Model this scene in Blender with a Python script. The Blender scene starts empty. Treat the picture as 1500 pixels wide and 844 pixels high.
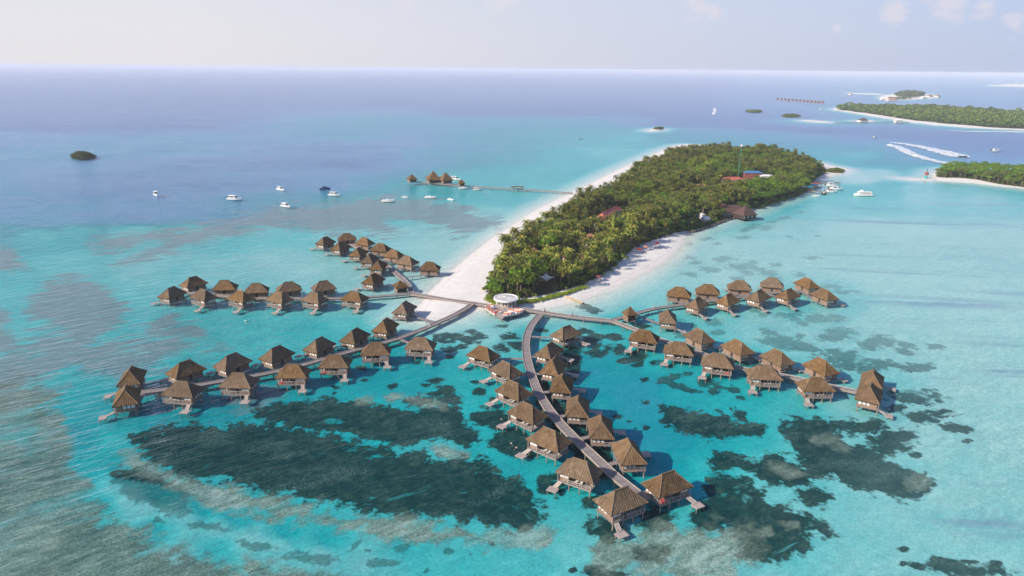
import bpy, bmesh, math, random
import numpy as np
from mathutils import Vector, Matrix

# ------------------------------------------------------------------ camera, sky, sun, exposure
SC = bpy.context.scene
COL = SC.collection
CAM_H = 100.0
FOCAL = 1000.0 / 1500.0 * 36.0
ROLL = math.atan2(13, 1500)
PITCH = math.radians(17.822)
_c, _s = math.cos(ROLL), math.sin(ROLL)
FW = Vector((0, math.cos(PITCH), -math.sin(PITCH)))
_r0 = Vector((1, 0, 0)); _u0 = _r0.cross(FW)
RT = _c * _r0 + _s * _u0
UP = -_s * _r0 + _c * _u0
cam = bpy.data.cameras.new("camera"); cam.lens = FOCAL; cam.sensor_width = 36.0
cam.clip_start = 1.0; cam.clip_end = 200000.0
camo = bpy.data.objects.new("camera", cam); COL.objects.link(camo)
M3 = Matrix((RT, UP, -FW)).transposed()
camo.matrix_world = Matrix.Translation((0, 0, CAM_H)) @ M3.to_4x4()
SC.camera = camo

SUN_EL, SUN_AZ = math.radians(31), math.radians(-116)      # azimuth measured clockwise from +Y (the view direction)
world = bpy.data.worlds.new("World"); SC.world = world; world.use_nodes = True
def build_world():
    nt = world.node_tree; nt.nodes.clear()
    N = nt.nodes.new; L = nt.links.new
    out = N('ShaderNodeOutputWorld'); bg = N('ShaderNodeBackground'); bg.inputs['Strength'].default_value = 0.128
    sky = N('ShaderNodeTexSky'); sky.sky_type = 'NISHITA'; sky.sun_disc = False
    sky.sun_elevation = SUN_EL; sky.sun_rotation = SUN_AZ
    sky.air_density = 1.0; sky.dust_density = 0.6; sky.ozone_density = 3.0
    # thin cumulus wisps, fixed by direction in the sky
    tc = N('ShaderNodeTexCoord'); sep = N('ShaderNodeSeparateXYZ'); L(tc.outputs['Generated'], sep.inputs[0])
    mp = N('ShaderNodeMapping'); mp.inputs['Scale'].default_value = (1, 1, 2.2); L(tc.outputs['Generated'], mp.inputs[0])
    nz = N('ShaderNodeTexNoise'); nz.inputs['Scale'].default_value = 34; nz.inputs['Detail'].default_value = 6; nz.inputs['Roughness'].default_value = .6
    L(mp.outputs[0], nz.inputs['Vector'])
    total = None
    for (px, py, r) in ((1022, 10, 1.9), (1045, 14, 1.2), (1312, 12, 1.6), (1388, 8, 2.2), (1440, 16, 1.3), (1490, 34, 1.2), (1226, 40, .6), (735, 2, 2.0), (600, 6, 2.0), (-300, 20, 5), (1900, 30, 4)):
        d = (FW * 1000 + RT * (px - 750) + UP * (422 - py)).normalized()
        vm = N('ShaderNodeVectorMath'); vm.operation = 'DISTANCE'; vm.inputs[1].default_value = d; L(tc.outputs['Generated'], vm.inputs[0])
        mr = N('ShaderNodeMapRange'); mr.inputs['From Min'].default_value = math.radians(r); mr.inputs['From Max'].default_value = 0
        mr.inputs['To Min'].default_value = 0; mr.inputs['To Max'].default_value = 1
        L(vm.outputs['Value'], mr.inputs['Value'])
        if total is None: total = mr.outputs[0]
        else:
            mx = N('ShaderNodeMath'); mx.operation = 'MAXIMUM'; L(total, mx.inputs[0]); L(mr.outputs[0], mx.inputs[1]); total = mx.outputs[0]
    ad = N('ShaderNodeMath'); ad.operation = 'ADD'; L(nz.outputs[0], ad.inputs[0])
    ml = N('ShaderNodeMath'); ml.operation = 'MULTIPLY'; ml.inputs[1].default_value = .46; L(total, ml.inputs[0]); L(ml.outputs[0], ad.inputs[1])
    cl = N('ShaderNodeMapRange'); cl.inputs['From Min'].default_value = .66; cl.inputs['From Max'].default_value = .92; cl.inputs['To Max'].default_value = .6
    L(ad.outputs[0], cl.inputs['Value'])
    tint = N('ShaderNodeMix'); tint.data_type = 'RGBA'; tint.blend_type = 'MULTIPLY'; tint.inputs[0].default_value = 1
    tint.inputs[7].default_value = SKY_TINT
    L(sky.outputs[0], tint.inputs[6])
    # pale haze band low over the sea, whiter under the sun
    el = N('ShaderNodeMapRange'); el.inputs['From Min'].default_value = 0; el.inputs['From Max'].default_value = .55; el.inputs['To Min'].default_value = .93; el.inputs['To Max'].default_value = 0
    el.interpolation_type = 'SMOOTHSTEP'; L(sep.outputs[2], el.inputs['Value'])
    dt = N('ShaderNodeVectorMath'); dt.operation = 'DOT_PRODUCT'; dt.inputs[1].default_value = (-.97, .24, 0); L(tc.outputs['Generated'], dt.inputs[0])
    da = N('ShaderNodeMapRange'); da.inputs['From Min'].default_value = -.62; da.inputs['From Max'].default_value = .62; L(dt.outputs['Value'], da.inputs['Value'])
    hz = N('ShaderNodeMix'); hz.data_type = 'RGBA'; hz.inputs[6].default_value = HZ_AWAY; hz.inputs[7].default_value = HZ_SUN; L(da.outputs[0], hz.inputs[0])
    band = N('ShaderNodeMix'); band.data_type = 'RGBA'; L(el.outputs[0], band.inputs[0]); L(tint.outputs[2], band.inputs[6]); L(hz.outputs[2], band.inputs[7])
    mix = N('ShaderNodeMix'); mix.data_type = 'RGBA'; mix.inputs[7].default_value = (4.9, 4.6, 5.0, 1)
    L(cl.outputs[0], mix.inputs[0]); L(band.outputs[2], mix.inputs[6])
    L(mix.outputs[2], bg.inputs['Color']); L(bg.outputs[0], out.inputs['Surface'])
SKY_TINT = (.98, .92, 1.05, 1)
HZ_AWAY, HZ_SUN = (2.55, 3.15, 4.7, 1), (5.0, 4.9, 5.2, 1)
build_world()
sun = bpy.data.lights.new("sun", 'SUN'); sun.energy = 5.0; sun.angle = math.radians(.6); sun.color = (1, .9, .76)
suno = bpy.data.objects.new("sun", sun); COL.objects.link(suno)
_sd = Vector((math.sin(SUN_AZ) * math.cos(SUN_EL), math.cos(SUN_AZ) * math.cos(SUN_EL), math.sin(SUN_EL)))
suno.rotation_euler = (-_sd).to_track_quat('-Z', 'Y').to_euler()
SC.view_settings.view_transform = 'Standard'; SC.view_settings.look = 'None'
SC.view_settings.exposure = 0.34; SC.view_settings.gamma = 1.0; SC.view_settings.use_curve_mapping = False
SC.cycles.use_denoising = True; SC.cycles.use_adaptive_sampling = True; SC.cycles.adaptive_threshold = .03
SC.cycles.max_bounces = 6; SC.cycles.transparent_max_bounces = 8; SC.cycles.volume_bounces = 1
SC.cycles.diffuse_bounces = 2; SC.cycles.glossy_bounces = 2; SC.cycles.caustics_reflective = False; SC.cycles.caustics_refractive = False

# ------------------------------------------------------------------ survey: a point of the aerial frame -> a point on the ground
def P(px, py, z=0.0):
    d = FW * 1000 + RT * (px - 750) + UP * (422 - py)
    t = (z - CAM_H) / d.z
    return Vector((d.x * t, d.y * t, z))
_FW, _RT, _UP = (np.array(v) for v in (FW, RT, UP))
def proj(X):
    q = X - np.array([0, 0, CAM_H]); d = np.maximum(q @ _FW, 1e-3)
    return 750 + 1000 * (q @ _RT) / d, 422 - 1000 * (q @ _UP) / d
def G(pts): return np.array([P(x, y)[:2] for x, y in pts])

def sdf_poly(p, poly, lim):
    """signed distance (positive inside) from points p (n,2) to polygon, clamped to +-lim"""
    out = np.full(len(p), -lim, dtype=float)
    lo, hi = poly.min(0) - lim, poly.max(0) + lim
    idx = np.nonzero(np.all((p > lo) & (p < hi), axis=1))[0]
    if not len(idx): return out
    q = p[idx]; best = np.full(len(q), 1e18); inside = np.zeros(len(q), bool)
    n = len(poly)
    for i in range(n):
        a, b = poly[i], poly[(i + 1) % n]
        e = b - a; w = q - a
        t = np.clip((w @ e) / max(e @ e, 1e-12), 0, 1)
        dd = ((w - t[:, None] * e) ** 2).sum(1); best = np.minimum(best, dd)
        c = ((a[1] > q[:, 1]) != (b[1] > q[:, 1]))
        with np.errstate(divide='ignore', invalid='ignore'):
            xx = a[0] + (q[:, 1] - a[1]) / (b[1] - a[1] if b[1] != a[1] else 1e-12) * e[0]
        inside ^= c & (q[:, 0] < xx)
    dist = np.minimum(np.sqrt(best), lim)
    out[idx] = np.where(inside, dist, -dist)
    return out

def smooth_closed(pts, it=2):
    p = np.array(pts, float)
    for _ in range(it):
        q = np.roll(p, -1, 0)
        p = np.stack([p * .75 + q * .25, p * .25 + q * .75], 1).reshape(-1, 2)
    return p
def smooth_open(pts, it=2):
    p = np.array(pts, float)
    for _ in range(it):
        a, b = p[:-1], p[1:]
        m = np.stack([a * .75 + b * .25, a * .25 + b * .75], 1).reshape(-1, p.shape[1])
        p = np.concatenate([p[:1], m[1:-1], p[-1:]])
    return p

# ------------------------------------------------------------------ materials
class NT:
    def __init__(s, name):
        s.m = bpy.data.materials.new(name); s.m.use_nodes = True; s.t = s.m.node_tree; s.t.nodes.clear()
        s.out = s.t.nodes.new('ShaderNodeOutputMaterial')
    def n(s, typ, ins=None, **kw):
        nd = s.t.nodes.new('ShaderNode' + typ)
        for k, v in kw.items(): setattr(nd, k, v)
        for k, v in (ins or {}).items():
            sock = nd.inputs[k]
            if hasattr(v, 'is_output'): s.t.links.new(v, sock)
            else: sock.default_value = v
        return nd
    def link(s, a, b): s.t.links.new(a, b)
    def attr(s, name): return s.n('Attribute', attribute_name=name)
    def noise(s, vec, scale, detail=3, rough=.55, dist=0.0):
        nd = s.n('TexNoise', {'Scale': scale, 'Detail': detail, 'Roughness': rough, 'Distortion': dist})
        if vec is not None: s.link(vec, nd.inputs['Vector'])
        return nd.outputs[0]
    def math(s, op, a, b=0.0, clamp=False):
        return s.n('Math', {0: a, 1: b}, operation=op, use_clamp=clamp).outputs[0]
    def rng(s, v, a, b, c=0.0, d=1.0): return s.n('MapRange', {'Value': v, 'From Min': a, 'From Max': b, 'To Min': c, 'To Max': d}).outputs[0]
    def mix(s, f, a, b, blend='MIX'):
        return s.n('Mix', {0: f, 6: a, 7: b}, data_type='RGBA', blend_type=blend).outputs[2]
    def ramp(s, f, stops):
        nd = s.n('ValToRGB', {0: f}); r = nd.color_ramp
        while len(r.elements) < len(stops): r.elements.new(.5)
        for e, (p, c) in zip(r.elements, stops): e.position = p; e.color = (*c, 1)
        return nd.outputs[0]
    def pos(s): return s.n('NewGeometry').outputs['Position']
    def obj(s): return s.n('TexCoord').outputs['Object']
    def scaled(s, vec, sc, rot=(0, 0, 0)):
        if rot[2]: vec = s.n('VectorRotate', {'Vector': vec, 'Angle': -rot[2]}, rotation_type='Z_AXIS').outputs[0]      # x then runs along the crests
        return s.n('Mapping', {'Vector': vec, 'Scale': sc}).outputs[0]
    def bump(s, h, st, dist=.05): return s.n('Bump', {'Height': h, 'Strength': st, 'Distance': dist}).outputs[0]
    def principled(s, col, rough=.8, spec=.3, normal=None, **kw):
        b = s.n('BsdfPrincipled', {'Roughness': rough, 'Specular IOR Level': spec})
        if hasattr(col, 'is_output'): s.link(col, b.inputs['Base Color'])
        else: b.inputs['Base Color'].default_value = (*col, 1)
        if normal is not None: s.link(normal, b.inputs['Normal'])
        for k, v in kw.items(): b.inputs[k].default_value = v
        s.link(b.outputs[0], s.out.inputs['Surface']); return b

def varied(name, c1, c2, scale=2.0, rough=.8, spec=.3, bump=0.0, space='obj', stretch=(1, 1, 1)):
    """two tones broken up by noise, so that nothing is one flat colour"""
    t = NT(name); v = t.obj() if space == 'obj' else t.pos()
    v = t.scaled(v, stretch)
    f = t.noise(v, scale, 4, .6); f = t.rng(f, .3, .7)
    col = t.mix(f, (*c1, 1), (*c2, 1))
    rnd = t.n('ObjectInfo').outputs['Random']
    hsv = t.n('HueSaturation', {'Color': col, 'Value': t.rng(rnd, 0, 1, .86, 1.12)})
    nm = t.bump(f, bump, .03) if bump else None
    t.principled(hsv.outputs[0], rough, spec, nm); return t.m

MAT = {}
def planks(name, c1, c2, width):
    t = NT(name); uv = t.n('UVMap').outputs[0]
    sep = t.n('SeparateXYZ', {0: uv}).outputs
    k = t.math('FLOOR', t.math('DIVIDE', sep[0], width))
    wn = t.n('TexWhiteNoise', {1: k}, noise_dimensions='1D').outputs[0]
    fr = t.math('FRACT', t.math('DIVIDE', sep[0], width))
    gap = t.rng(fr, 0, .12, .45, 1.0)
    nz = t.noise(t.obj(), 1.5, 3)
    f = t.math('ADD', t.math('MULTIPLY', wn, .55), t.math('MULTIPLY', nz, .5))
    col = t.mix(f, (*c1, 1), (*c2, 1))
    col = t.mix(1.0, col, t.n('CombineColor', {0: gap, 1: gap, 2: gap}).outputs[0], 'MULTIPLY')
    t.principled(col, .85, .2); return t.m
MAT['deck'] = planks('weathered_deck_boards', (.17, .145, .14), (.33, .285, .275), .28)
MAT['timber'] = varied('grey_timber', (.22, .165, .13), (.38, .295, .24), 1.2)
MAT['pale_timber'] = varied('pale_timber', (.38, .315, .27), (.55, .47, .41), 1.2)
MAT['wall'] = varied('timber_wall', (.17, .105, .072), (.34, .235, .17), 1.4, stretch=(1, 1, 4))
MAT['white_wall'] = varied('whitewashed_wall', (.52, .47, .42), (.66, .60, .54), 1.5)
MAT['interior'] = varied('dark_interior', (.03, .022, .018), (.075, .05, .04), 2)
MAT['white'] = varied('white_paint', (.72, .70, .68), (.82, .80, .78), 2, .5, .4)
MAT['curtain'] = varied('white_curtain', (.70, .68, .64), (.82, .80, .77), 3, .9)
MAT['cushion'] = varied('pale_cushion', (.66, .62, .57), (.78, .74, .70), 3, .9)
MAT['orange'] = varied('orange_cushion', (.62, .13, .045), (.74, .21, .08), 3, .9)
MAT['red'] = varied('red_fabric', (.55, .03, .02), (.66, .07, .05), 3, .9)
MAT['navy'] = varied('navy_fabric', (.02, .03, .09), (.04, .06, .16), 3, .9)
MAT['blue'] = varied('blue_sheet', (.05, .15, .32), (.09, .21, .40), 2, .6)
MAT['teal'] = varied('teal_tarpaulin', (.01, .36, .36), (.03, .46, .45), 2, .6)
MAT['redroof'] = varied('red_sheet_roof', (.38, .075, .065), (.52, .15, .12), .8, .7, stretch=(1, 6, 1))
MAT['darkred'] = varied('faded_red_roof', (.20, .055, .05), (.33, .11, .09), .8, .7)
MAT['orangeroof'] = varied('orange_tile_roof', (.45, .16, .09), (.58, .27, .16), .8, .7)
MAT['brownroof'] = varied('brown_shingle_roof', (.06, .032, .027), (.125, .072, .06), 1.0, .9, stretch=(1, 1, 5))
MAT['membrane'] = varied('weathered_roof_membrane', (.50, .48, .455), (.62, .60, .575), .6, .8)
MAT['glass'] = varied('dark_glass', (.02, .03, .04), (.05, .07, .09), 2, .12, .6)
MAT['skin'] = varied('skin', (.36, .19, .12), (.45, .25, .16), 4, .6)
MAT['darkcloth'] = varied('dark_cloth', (.03, .03, .045), (.07, .07, .09), 3, .9)
MAT['rock'] = varied('dark_boulders', (.035, .032, .035), (.12, .105, .10), .5, .9, space='pos')
MAT['yellowwood'] = varied('pale_varnished_wood', (.52, .34, .15), (.66, .47, .26), 1.0, .6)
MAT['darkpaint'] = varied('dark_paint', (.02, .02, .022), (.05, .05, .055), 2, .5)
MAT['green_metal'] = varied('green_mast_paint', (.05, .24, .13), (.10, .33, .2), 1.5, .5)
MAT['bark'] = varied('palm_bark', (.14, .10, .07), (.26, .20, .15), 3, .95, stretch=(1, 1, 6))

def thatch():
    t = NT('brown_thatch'); uv = t.n('UVMap').outputs[0]; sep = t.n('SeparateXYZ', {0: uv}).outputs
    w = t.math('SINE', t.math('MULTIPLY', sep[0], 2 * math.pi / .62))
    wob = t.noise(t.scaled(uv, (1.6, .5, 1)), 1.0, 3)
    shift = t.n('VectorMath', {0: t.obj(), 1: t.n('CombineXYZ', {0: t.math('MULTIPLY', t.n('ObjectInfo').outputs['Random'], 91.0)}).outputs[0]}, operation='ADD').outputs[0]
    st = t.noise(t.scaled(uv, (9, .7, 1)), 1.0, 4, .65)
    big = t.noise(shift, .42, 4, .6)
    patch = t.rng(t.noise(shift, .75, 2, .5), .58, .63)                       # newer, paler bundles
    course = t.math('FRACT', t.math('MULTIPLY', sep[1], 1.15))
    rib = t.math('MULTIPLY', t.rng(w, -1, 1, 0, 1), t.rng(wob, .35, .65, .25, 1))
    f = t.math('ADD', t.math('MULTIPLY', rib, .25), t.math('MULTIPLY', st, .74))
    f = t.math('ADD', f, t.math('MULTIPLY', t.math('SUBTRACT', big, .5), .5))
    f = t.math('SUBTRACT', f, t.math('MULTIPLY', t.rng(course, .82, 1.0), .12))
    col = t.ramp(f, [(.22, (.070, .041, .021)), (.5, (.158, .097, .050)), (.8, (.27, .174, .094))])
    col = t.mix(t.math('MULTIPLY', patch, .32), col, (.27, .20, .125, 1))
    rnd = t.n('ObjectInfo').outputs['Random']
    hs = t.n('HueSaturation', {'Color': col, 'Value': t.rng(rnd, 0, 1, .80, 1.22), 'Saturation': t.rng(t.math('FRACT', t.math('MULTIPLY', rnd, 7.3)), 0, 1, 1.12, .78)})
    h = t.math('ADD', t.math('MULTIPLY', rib, .7), t.math('MULTIPLY', st, .5))
    t.principled(hs.outputs[0], .95, .1, t.bump(h, .8, .12)); return t.m
MAT['thatch'] = thatch()
MAT['ridge'] = varied('thatch_ridge', (.13, .09, .055), (.23, .165, .105), 3, .95)

def foliage(name, dark, mid, light, scale, rough=.55, trans=True):
    t = NT(name)
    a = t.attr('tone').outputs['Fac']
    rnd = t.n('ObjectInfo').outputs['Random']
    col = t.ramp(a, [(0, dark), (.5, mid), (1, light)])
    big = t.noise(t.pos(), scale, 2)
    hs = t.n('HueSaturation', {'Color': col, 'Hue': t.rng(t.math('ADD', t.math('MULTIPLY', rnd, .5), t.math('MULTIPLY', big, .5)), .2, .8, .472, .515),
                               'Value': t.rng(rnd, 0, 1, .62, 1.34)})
    d = t.n('BsdfPrincipled', {'Base Color': hs.outputs[0], 'Roughness': rough, 'Specular IOR Level': .25})
    tr = t.n('BsdfTranslucent', {'Color': t.mix(1, hs.outputs[0], (.9, 1.0, .5, 1), 'MULTIPLY')})
    m = t.n('MixShader', {0: .16, 1: d.outputs[0], 2: tr.outputs[0]})
    t.link(m.outputs[0], t.out.inputs['Surface']); return t.m
MAT['palm'] = foliage('palm_fronds', (.022, .055, .008), (.115, .160, .018), (.50, .43, .066), .02, .5)
MAT['leaf'] = foliage('broad_leaves', (.018, .062, .006), (.092, .190, .011), (.31, .39, .026), .02, .6)
MAT['leaf2'] = foliage('olive_leaves', (.026, .056, .010), (.105, .145, .018), (.27, .27, .045), .02, .6)
MAT['farleaf'] = foliage('far_foliage', (.034, .085, .012), (.085, .14, .022), (.20, .24, .04), .004, .7)
MAT['lawn'] = varied('clipped_green_hedge', (.06, .12, .012), (.12, .19, .022), 1.2, .9, space='pos')

# ------------------------------------------------------------------ mesh helpers
class MB:
    def __init__(s): s.v = []; s.f = []; s.uv = []; s.hasuv = False
    def face(s, pts, uv=None):
        i = len(s.v); s.v += [tuple(p) for p in pts]; s.f.append(tuple(range(i, i + len(pts))))
        if uv: s.hasuv = True
        s.uv += list(uv) if uv else [(0, 0)] * len(pts)
    def hexa(s, b, t, uvscale=None):
        """b, t: four bottom and four top points, counter-clockwise seen from above"""
        i = len(s.v); s.v += [tuple(p) for p in b] + [tuple(p) for p in t]
        fs = [(3, 2, 1, 0), (4, 5, 6, 7), (0, 1, 5, 4), (1, 2, 6, 5), (2, 3, 7, 6), (3, 0, 4, 7)]
        for f in fs:
            s.f.append(tuple(i + k for k in f))
            for k in f:
                p = s.v[i + k]; s.uv.append((p[0], p[1]))
        s.hasuv = True
    def box(s, x0, x1, y0, y1, z0, z1, M=None):
        b = [(x0, y0, z0), (x1, y0, z0), (x1, y1, z0), (x0, y1, z0)]; t = [(x, y, z1) for x, y, _ in b]
        if M is not None: b = [M @ Vector(p) for p in b]; t = [M @ Vector(p) for p in t]
        s.hexa(b, t); return s
    def bar(s, p, q, w, h=None):
        p, q = Vector(p), Vector(q); h = h or w; d = (q - p).normalized()
        a = d.cross(Vector((0, 0, 1)))
        if a.length < 1e-3: a = Vector((1, 0, 0))
        a.normalize(); u = a.cross(d)
        def ring(c): return [c - a * w / 2 - u * h / 2, c + a * w / 2 - u * h / 2, c + a * w / 2 + u * h / 2, c - a * w / 2 + u * h / 2]
        s.hexa(ring(p), ring(q)); return s
    def tube(s, pts, radii, n=8, cap=True):
        pts = [Vector(p) for p in pts]; base = len(s.v)
        for k, p in enumerate(pts):
            d = (pts[min(k + 1, len(pts) - 1)] - pts[max(k - 1, 0)]).normalized()
            a = d.cross(Vector((0, 1, 0))) if abs(d.y) < .9 else d.cross(Vector((1, 0, 0)))
            a.normalize(); b = d.cross(a)
            for j in range(n):
                t = 2 * math.pi * j / n
                s.v.append(tuple(p + (a * math.cos(t) + b * math.sin(t)) * radii[k]))
        for k in range(len(pts) - 1):
            for j in range(n):
                q = (base + k * n + j, base + k * n + (j + 1) % n, base + (k + 1) * n + (j + 1) % n, base + (k + 1) * n + j)
                s.f.append(q); s.uv += [(0, 0)] * 4
        if cap:
            s.f.append(tuple(base + j for j in range(n))[::-1]); s.uv += [(0, 0)] * n
            k = base + (len(pts) - 1) * n; s.f.append(tuple(k + j for j in range(n))); s.uv += [(0, 0)] * n
        return s
    def lathe(s, prof, n=24, c=(0, 0), squash=1.0):
        base = len(s.v)
        for r, z in prof:
            for j in range(n):
                t = 2 * math.pi * j / n; s.v.append((c[0] + r * math.cos(t), c[1] + r * math.sin(t) * squash, z))
        for k in range(len(prof) - 1):
            for j in range(n):
                s.f.append((base + k * n + j, base + k * n + (j + 1) % n, base + (k + 1) * n + (j + 1) % n, base + (k + 1) * n + j)); s.uv += [(0, 0)] * 4
        s.f.append(tuple(base + j for j in range(n))[::-1]); s.uv += [(0, 0)] * n
        k = base + (len(prof) - 1) * n; s.f.append(tuple(k + j for j in range(n))); s.uv += [(0, 0)] * n
        return s
    def mesh(s, name, m, smooth=False, bevel=0.0):
        me = bpy.data.meshes.new(name); me.from_pydata(s.v, [], s.f)
        if s.hasuv:
            ul = me.uv_layers.new(name='UVMap'); ul.data.foreach_set('uv', np.array(s.uv, 'f').ravel())
        if bevel:
            bm = bmesh.new(); bm.from_mesh(me); bmesh.ops.remove_doubles(bm, verts=bm.verts, dist=1e-5)
            bmesh.ops.bevel(bm, geom=bm.edges[:], offset=bevel, segments=1, affect='EDGES'); bm.to_mesh(me); bm.free()
        if isinstance(m, str): m = MAT[m]
        me.materials.append(m)
        if smooth: me.polygons.foreach_set('use_smooth', [True] * len(me.polygons))
        me.update(); return me
    def build(s, name, m, parent=None, smooth=False, bevel=0.0):
        return obj(name, s.mesh(name, m, smooth, bevel), parent)
def obj(name, data, parent=None):
    o = bpy.data.objects.new(name, data); COL.objects.link(o)
    if parent is not None: o.parent = parent
    return o
def tag(o, label=None, cat=None, group=None, kind=None):
    if label: o['label'] = label
    if cat: o['category'] = cat
    if group: o['group'] = group
    if kind: o['kind'] = kind
    return o
def thing(name, label, cat, loc=(0, 0, 0), rz=0.0, group=None, scale=1.0):
    o = bpy.data.objects.new(name, None); COL.objects.link(o); o.empty_display_size = .5
    o.location = loc; o.rotation_euler = (0, 0, rz); o.scale = (scale,) * 3 if not hasattr(scale, '__len__') else scale
    return tag(o, label, cat, group)
def copy_tree(o, parent=None):
    c = o.copy(); COL.objects.link(c)
    if parent is not None: c.parent = parent
    for ch in KIDS.get(o.name, []): copy_tree(ch, c)
    return c
KIDS = {}
def remember(root):
    """note a prototype's children once, so that copying needs no search"""
    kids = [o for o in COL.objects if o.parent == root]
    KIDS[root.name] = kids
    for k in kids: remember(k)
def np_mesh(name, verts, faces, m):
    """faces: (n,k) array"""
    me = bpy.data.meshes.new(name); k = faces.shape[1]
    me.vertices.add(len(verts)); me.vertices.foreach_set('co', np.ascontiguousarray(verts, 'f').ravel())
    me.loops.add(faces.size); me.loops.foreach_set('vertex_index', np.ascontiguousarray(faces, 'i').ravel())
    me.polygons.add(len(faces)); me.polygons.foreach_set('loop_start', np.arange(0, faces.size, k, dtype='i'))
    me.polygons.foreach_set('loop_total', np.full(len(faces), k, dtype='i'))
    me.materials.append(MAT[m] if isinstance(m, str) else m); me.update(calc_edges=True); return me
def set_attr(me, name, vals):
    a = me.attributes.new(name, 'FLOAT', 'POINT'); a.data.foreach_set('value', np.ascontiguousarray(vals, 'f'))
# ------------------------------------------------------------------ islands: shorelines (survey points) and the sea bed
SHORE = {
 'long': [(606,466),(612,452),(622,437),(636,421),(652,406),(668,392),(682,380),(697,368),(712,356),(727,345),(742,336),(757,326),(780,311),(810,296),(838,283),(870,267),(900,252),(940,234),(975,219),(1000,211),(1030,213),(1080,217),(1130,224),(1180,235),(1215,243),(1243,248),(1238,253),(1218,257),(1200,263),(1191,266),(1184,272.5),(1168,281),(1148,288.5),(1111,300.5),(1081,313),(1041,326.5),(1013,337),(1003,347),(997,360),(985,374),(965,389),(935,405),(905,419),(880,429),(850,440),(815,448),(785,452),(740,453),(712,452),(690,457),(668,463),(640,468)],
 'east_far': [(1214,160),(1240,156),(1300,157),(1400,162),(1500,169),(1600,177),(1630,196),(1500,191),(1430,188),(1385,185),(1340,180),(1308,175),(1270,169),(1240,164)],
 'north': [(1289,146.5),(1290,141),(1310,137.5),(1345,137.5),(1370,139),(1377,142.5),(1360,145),(1340,145.8),(1310,147.5)],
 'northspit': [(1224,137.6),(1250,136.2),(1292,137.0),(1292,138.2),(1250,138.6)],
 'east_near': [(1366,262),(1368,252),(1400,246),(1450,249),(1510,255),(1610,263),(1640,296),(1560,284),(1500,276),(1460,272),(1430,268),(1400,266),(1380,265)],
 'sandbar': [(1170,175.6),(1195,176.5),(1222,178.2),(1222,180),(1195,179.3),(1172,177.5)],
 'sandbar_b': [(1247,177.2),(1262,175.2),(1278,176.0),(1280,178.6),(1262,179.2)],
 'sandbank': [(947,191.6),(957,189),(966,187.6),(972,188.8),(962,191),(952,193)],
 'right_sand': [(1437,124.6),(1470,123.2),(1520,123.4),(1700,126),(1700,131),(1520,128.8),(1460,127.4)],
 'east_spit': [(1306,259.6),(1330,260.8),(1368,262.2),(1372,265),(1335,263.6)],
}
TREES = {
 'long': [(716,441),(712,428),(719,410),(733,392),(748,374),(768,357),(789,342),(812,327),(835,313),(859,300),(885,286),(915,269),(948,248.5),(984,229),(1005,219.5),(1040,220),(1090,223),(1140,231),(1185,242),(1210,249),(1205,257),(1194,263),(1188,270),(1176,280),(1150,290),(1112,302),(1082,314),(1042,327),(1010,337),(996,341),(971,350),(948,358),(929,367),(912,381),(897,396),(880,408),(858,419),(835,426),(812,433),(785,438),(765,441),(740,444)],
 'east_far': [(1222,160.5),(1242,157.5),(1300,158.5),(1400,163),(1500,170),(1600,178),(1620,193),(1500,189.6),(1430,186),(1388,182.4),(1340,177.6),(1308,172.6),(1270,166.6),(1240,162.8)],
 'east_near': [(1369,260),(1372,254),(1400,248),(1450,251),(1510,257),(1610,265),(1630,292),(1500,275),(1462,271),(1436,265.5),(1410,262.5),(1385,262)],
}
SHORE_G = {k: smooth_closed(G(v), 2) for k, v in SHORE.items()}
TREES_G = {k: smooth_closed(G(v), 1) for k, v in TREES.items()}
LAND_H = {'long': 1.5, 'east_near': 1.2, 'east_far': 1.4, 'north': 1.5, 'right_sand': 1.2}

def z5(x0, y0, s, pts): return [(x0 + a / s, y0 + b / s) for a, b in pts]
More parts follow.
